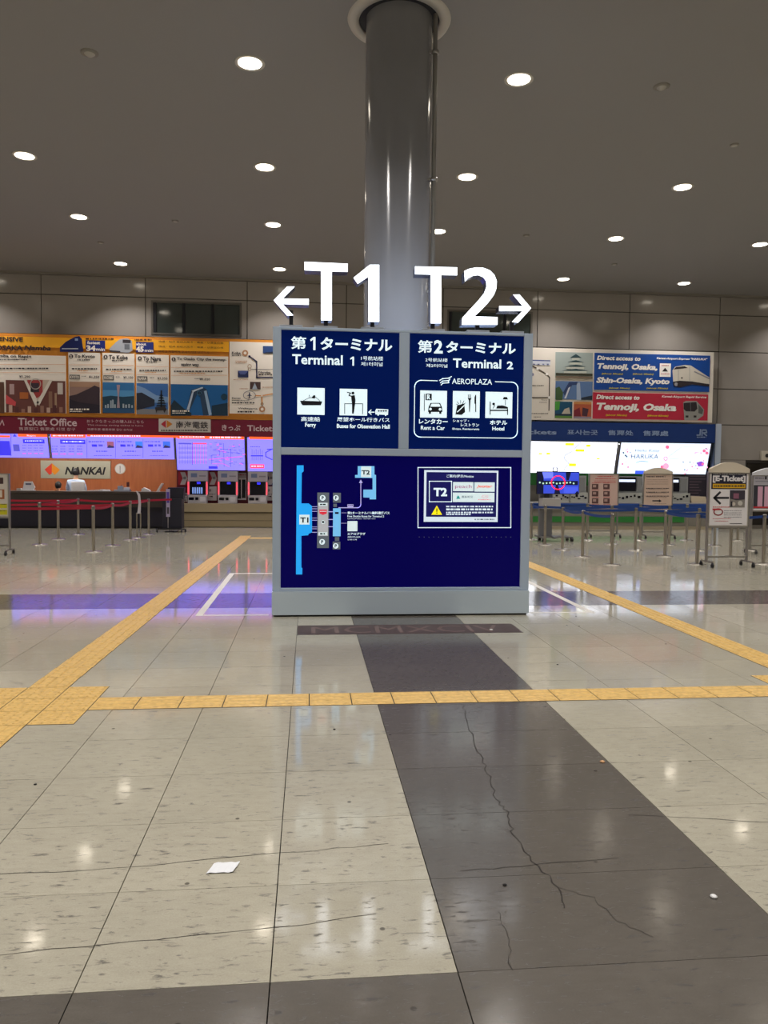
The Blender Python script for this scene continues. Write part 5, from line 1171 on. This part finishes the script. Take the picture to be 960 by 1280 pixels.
p.line([(240, 300), (240, 325)], 7, NVL, 1).line([(238, 296), (252, 296)], 6, NVL, 1).line([(262, 296), (276, 296)], 6, NVL, 1).line([(274, 300), (274, 325)], 7, NVL, 1).line([(240, 325), (274, 325)], 4, NVL, 1); p.build('bracket_emblem', tv)
g_ = lambda px, py: on_wall(px, py, DY)
w_ = g_(697, 610).x - cx
x0, x1 = g_(688, 0).x - cx, g_(704.5, 0).x - cx; zb = g_(0, 666).z
t = MB(); t.box((x0, .09, .12), (x1, .22, 1.3), M('#77787C', .4, .3), .01); t.box((x0 + .1, .05, 1.0), (x1 - .1, .1, 1.5), dgrey); t.build('pedestal', tv, (0, 0, 0), False)
t = MB(); t.box((x0 - .02, -.18, .82), (x1 + .12, .1, 1.08), M('#B8B4B0', .4), .01); t.build('media_box', tv, (0, 0, 0), False)
t = MB(); t.box((-.38, -.05, .09), (.38, .03, .13), M('#8A8A8C', .3, .6)); t.box((-.38, .25, .09), (.38, .33, .13), M('#8A8A8C', .3, .6)); t.box((x0, -.3, .09), (x0 + .05, .5, .13), M('#8A8A8C', .3, .6)); t.box((x1 - .05, -.3, .09), (x1, .5, .13), M('#8A8A8C', .3, .6)); bb = t.build('base_frame', tv, (0, 0, 0), False)
for s in (-1, 1):
    for u in (-.04, .3):
        t = MB(); t.tube((s * .36 - .03, u, .055), (s * .36 + .03, u, .055), .055, black, 16); t.tube((s * .36 - .034, u, .055), (s * .36 + .034, u, .055), .02, MG, 10); t.box((s * .36 - .02, u - .02, .06), (s * .36 + .02, u + .02, .11), dgrey); t.build('caster', bb, (0, 0, 0), False)

# ---------------------------------------------------------------- staff behind the left counter
def skin(name, verts, edges, radii, mat, parent, lvl=2):
    me = bpy.data.meshes.new(name); me.from_pydata(verts, edges, []); me.materials.append(mat)
    o = bpy.data.objects.new(name, me); C.objects.link(o); o.parent = parent
    s = o.modifiers.new('s', 'SKIN'); s.use_smooth_shade = True
    me.skin_vertices[0].data[0].use_root = True
    for i, r in enumerate(radii): me.skin_vertices[0].data[i].radius = (r, r) if not isinstance(r, tuple) else r
    d = o.modifiers.new('d', 'SUBSURF'); d.levels = d.render_levels = lvl
    return o
SKIN = M('#C89A80', .55); HAIR = M('#17141A', .5); SHIRT = M('#B4C4E0', .7); TRO = M('#22242E', .8)
def person(x, y, k, lb, seated=False, lean=0.0):
    """k scales a 1.65 m figure; built facing +y (away from the hall)"""
    t = thing('person', (x, y, 0), lb, 'person')
    hip = .90 if not seated else .50
    sh = hip + .47; V = [(0, 0, hip), (0, .01, hip + .16), (0, .02 + lean * .5, sh - .06), (0, .02 + lean, sh + .04), (0, .03 + lean, sh + .12), (0, .045 + lean, sh + .19), (0, .05 + lean, sh + .27)]
    R_ = [(.15, .10), (.13, .09), (.16, .10), (.055, .05), (.05, .05), (.078, .092), (.066, .082)]; E = [(i, i + 1) for i in range(6)]
    def add(p, r, par): V.append(p); R_.append(r); E.append((par, len(V) - 1)); return len(V) - 1
    hands = []
    for s in (-1, 1):
        a = add((s * .17, .02 + lean, sh - .03), .055, 2)
        b = add((s * .23, .06 + lean, sh - .26), .042, a)
        c = add((s * .16, .27 + lean, sh - .36), .028, b)
        d = add((s * .14, .33 + lean, sh - .37), (.038, .02), c); hands.append((s, d))
        h = V[d]
        for f in range(4):
            m1 = add((h[0] + s * (.022 - f * .015), h[1] + .05, h[2] - .005), .0095, d); add((h[0] + s * (.025 - f * .017), h[1] + .075 + .006 * (1.5 - abs(f - 1.5)), h[2] - .025), .008, m1)
        m1 = add((h[0] - s * .035, h[1] + .005, h[2]), .011, c); add((h[0] - s * .05, h[1] + .035, h[2] - .01), .009, m1)
        if seated:
            e = add((s * .10, .04, hip - .02), .085, 0); f = add((s * .11, .42, hip - .01), .06, e); g = add((s * .11, .42, .09), .042, f); add((s * .11, .56, .035), (.035, .03), g)
        else:
            e = add((s * .09, 0, hip - .08), .085, 0); f = add((s * .1, .02, .48), .058, e); g = add((s * .1, 0, .09), .04, f); add((s * .11, .14, .035), (.035, .03), g)
    V = [(a * k, b * k, c * k) for a, b, c in V]; sc2 = lambda r: tuple(q * k for q in r) if isinstance(r, tuple) else r * k
    R2 = [sc2(r) for r in R_]
    body = skin('body', V, E, R2, SKIN, t); t.scale = (1.0, 1.0, 1.0) if seated else (1.12, 1.0, 1.0)
    # face
    hz = (sh + .23) * k; hy = (.05 + lean) * k
    q = MB(); q.lathe([(0, -.016), (.011, -.008), (.012, .004), (0, .02)], SKIN, 8, (0, hy + .09 * k, hz - .01)); q.build('nose', t, (0, 0, 0), False)
    for s in (-1, 1):
        q = MB(); q.lathe([(0, -.009), (.009, 0), (0, .009)], M('#1A1618', .3), 8, (s * .03 * k, hy + .078 * k, hz + .012)); q.build('eye', t, (0, 0, 0), False)
        q = MB(); q.lathe([(0, -.026), (.012, -.01), (.014, .012), (0, .026)], SKIN, 8, (s * .078 * k, hy, hz - .01)); q.build('ear', t, (0, 0, 0), False)
    q = MB(); q.box((-.022 * k, hy + .082 * k, hz - .05), (.022 * k, hy + .09 * k, hz - .042), M('#8A4A44', .5)); q.build('mouth', t, (0, 0, 0), False)
    # hair cap over back and crown
    q = MB(); vs = []; n, m_ = 16, 9
    for i in range(m_):
        th = math.pi * .92 * i / (m_ - 1)
        for j in range(n):
            ph = 2 * math.pi * j / n; rr_ = math.sin(th) * .093 * k; yy = math.sin(ph) * rr_ * 1.12
            z = math.cos(th) * .125 * k
            if yy > .03 * k and z < .05 * k: z = .05 * k + (z - .05 * k) * .15; yy = min(yy, .088 * k)
            vs.append((math.cos(ph) * rr_, hy - .008 + yy, hz + .022 * k + z))
    q.add(vs, [(i*n+j, (i+1)*n+j, (i+1)*n+(j+1) % n, i*n+(j+1) % n) for i in range(m_ - 1) for j in range(n)], HAIR, True); q.build('hair', t, (0, 0, 0), False)
    # shirt: torso and upper arms
    SV_ = [(0, 0, hip - .02), (0, .01, hip + .16), (0, .02 + lean * .5, sh - .06), (0, .02 + lean, sh + .035)]; SE = [(0, 1), (1, 2), (2, 3)]; SR = [(.165, .115), (.15, .11), (.178, .12), (.066, .062)]
    for s in (-1, 1):
        SV_ += [(s * .18, .02 + lean, sh - .03), (s * .235, .06 + lean, sh - .27), (s * .2, .16 + lean, sh - .32)]; n0 = len(SV_) - 3; SE += [(2, n0), (n0, n0 + 1), (n0 + 1, n0 + 2)]; SR += [.07, .058, .05]
    skin('shirt', [(a * k, b * k, c * k) for a, b, c in SV_], SE, [sc2(r) for r in SR], SHIRT, t)
    TV = [(0, 0, hip + .03)]; TE = []; TR = [(.16, .115)]
    for s in (-1, 1):
        pts = [(s * .10, .04, hip - .02), (s * .11, .42, hip - .01), (s * .11, .42, .1)] if seated else [(s * .09, 0, hip - .08), (s * .1, .02, .48), (s * .1, 0, .1)]
        n0 = len(TV); TV += pts; TE += [(0, n0), (n0, n0 + 1), (n0 + 1, n0 + 2)]; TR += [.1, .072, .055]
    skin('trousers', [(a * k, b * k, c * k) for a, b, c in TV], TE, [sc2(r) for r in TR], TRO, t)
    return t
pa = on_wall(94.5, 600, 24.2); person(pa.x, 24.2, 1.0, 'person in a pale blue shirt standing with back turned behind the counter')
pb_ = on_wall(72, 608, 24.1); person(pb_.x, 24.1, 1.0, 'dark-haired person seated low behind the counter, only the head showing', True, .02)
for px, Y, zt, lb in ((97.5, 23.95, 1.33, 'white-backed office chair just behind the standing person'), (73, 23.9, .88, 'dark office chair under the seated person')):
    q = on_wall(px, 600, Y); c_ = M('#D4D2D4', .5) if px > 90 else black
    t = thing('office_chair', (q.x if px > 90 else pb_.x, Y if px > 90 else 24.1, 0), lb, 'chair'); z = .62 if px > 90 else .38
    yb = -.0 if px > 90 else -.28
    a = MB(); a.box((-.2, yb - .02, z + .1), (.2, yb + .02, zt), c_, .02); a.build('backrest', t, (0, 0, 0), False)
    if px < 90:
        a = MB(); a.box((-.21, -.26, z - .04), (.21, .2, z + .01), c_, .02); a.build('seat', t, (0, 0, 0), False); yc = 0
    else:
        a = MB(); a.box((-.2, -.42, z - .04), (.2, .0, z + .02), c_, .02); a.build('seat', t, (0, 0, 0), False); yc = -.2
    a = MB(); a.box((-.02, min(yb, yc) , z - .03), (.02, max(yb, yc) , z), dgrey); a.box((-.02, yb - .012, z - .03), (.02, yb + .012, z + .15), dgrey); a.build('back_bracket', t, (0, 0, 0), False)
    a = MB(); a.tube((0, yc, .08), (0, yc, z - .03), .025, dgrey, 10); a.build('gas_column', t, (0, 0, 0), False)
    for k in range(5):
        an = 2 * math.pi * k / 5 + .3; a = MB(); a.tube((0, yc, .09), (.24 * math.cos(an), yc + .24 * math.sin(an), .055), .018, dgrey, 8); a.tube((.24 * math.cos(an) - .02, yc + .24 * math.sin(an), .03), (.24 * math.cos(an) + .02, yc + .24 * math.sin(an), .03), .03, black, 10); a.build('leg', t, (0, 0, 0), False)
# added unseen glowing strip, placed to brighten the wood wall and staff
t = thing('office_fill_light', (-7.0, 23.72, 2.73), 'unseen fill light added under the office ceiling, hidden by the fascia', 'ceiling light')
q = MB(); q.box((-2.6, -.08, -.05), (2.6, .08, 0), white); q.build('housing', t, (0, 0, 0), False); q = MB(); q.box((-2.55, -.06, -.06), (2.55, .06, -.05), M('#FFF6E8', .5, 0, 48)); q.build('diffuser', t, (0, 0, 0), False)
t = thing('counter_light', (8.5, 23.75, 2.73), 'slim fluorescent light above the right machines, hidden by the screens', 'ceiling light')
q = MB(); q.box((-3.4, -.06, -.05), (3.4, .06, 0), white); q.build('housing', t, (0, 0, 0), False); q = MB(); q.box((-3.3, -.04, -.06), (3.3, .04, -.05), M('#FFFFFF', .5, 0, 6)); q.build('diffuser', t, (0, 0, 0), False)
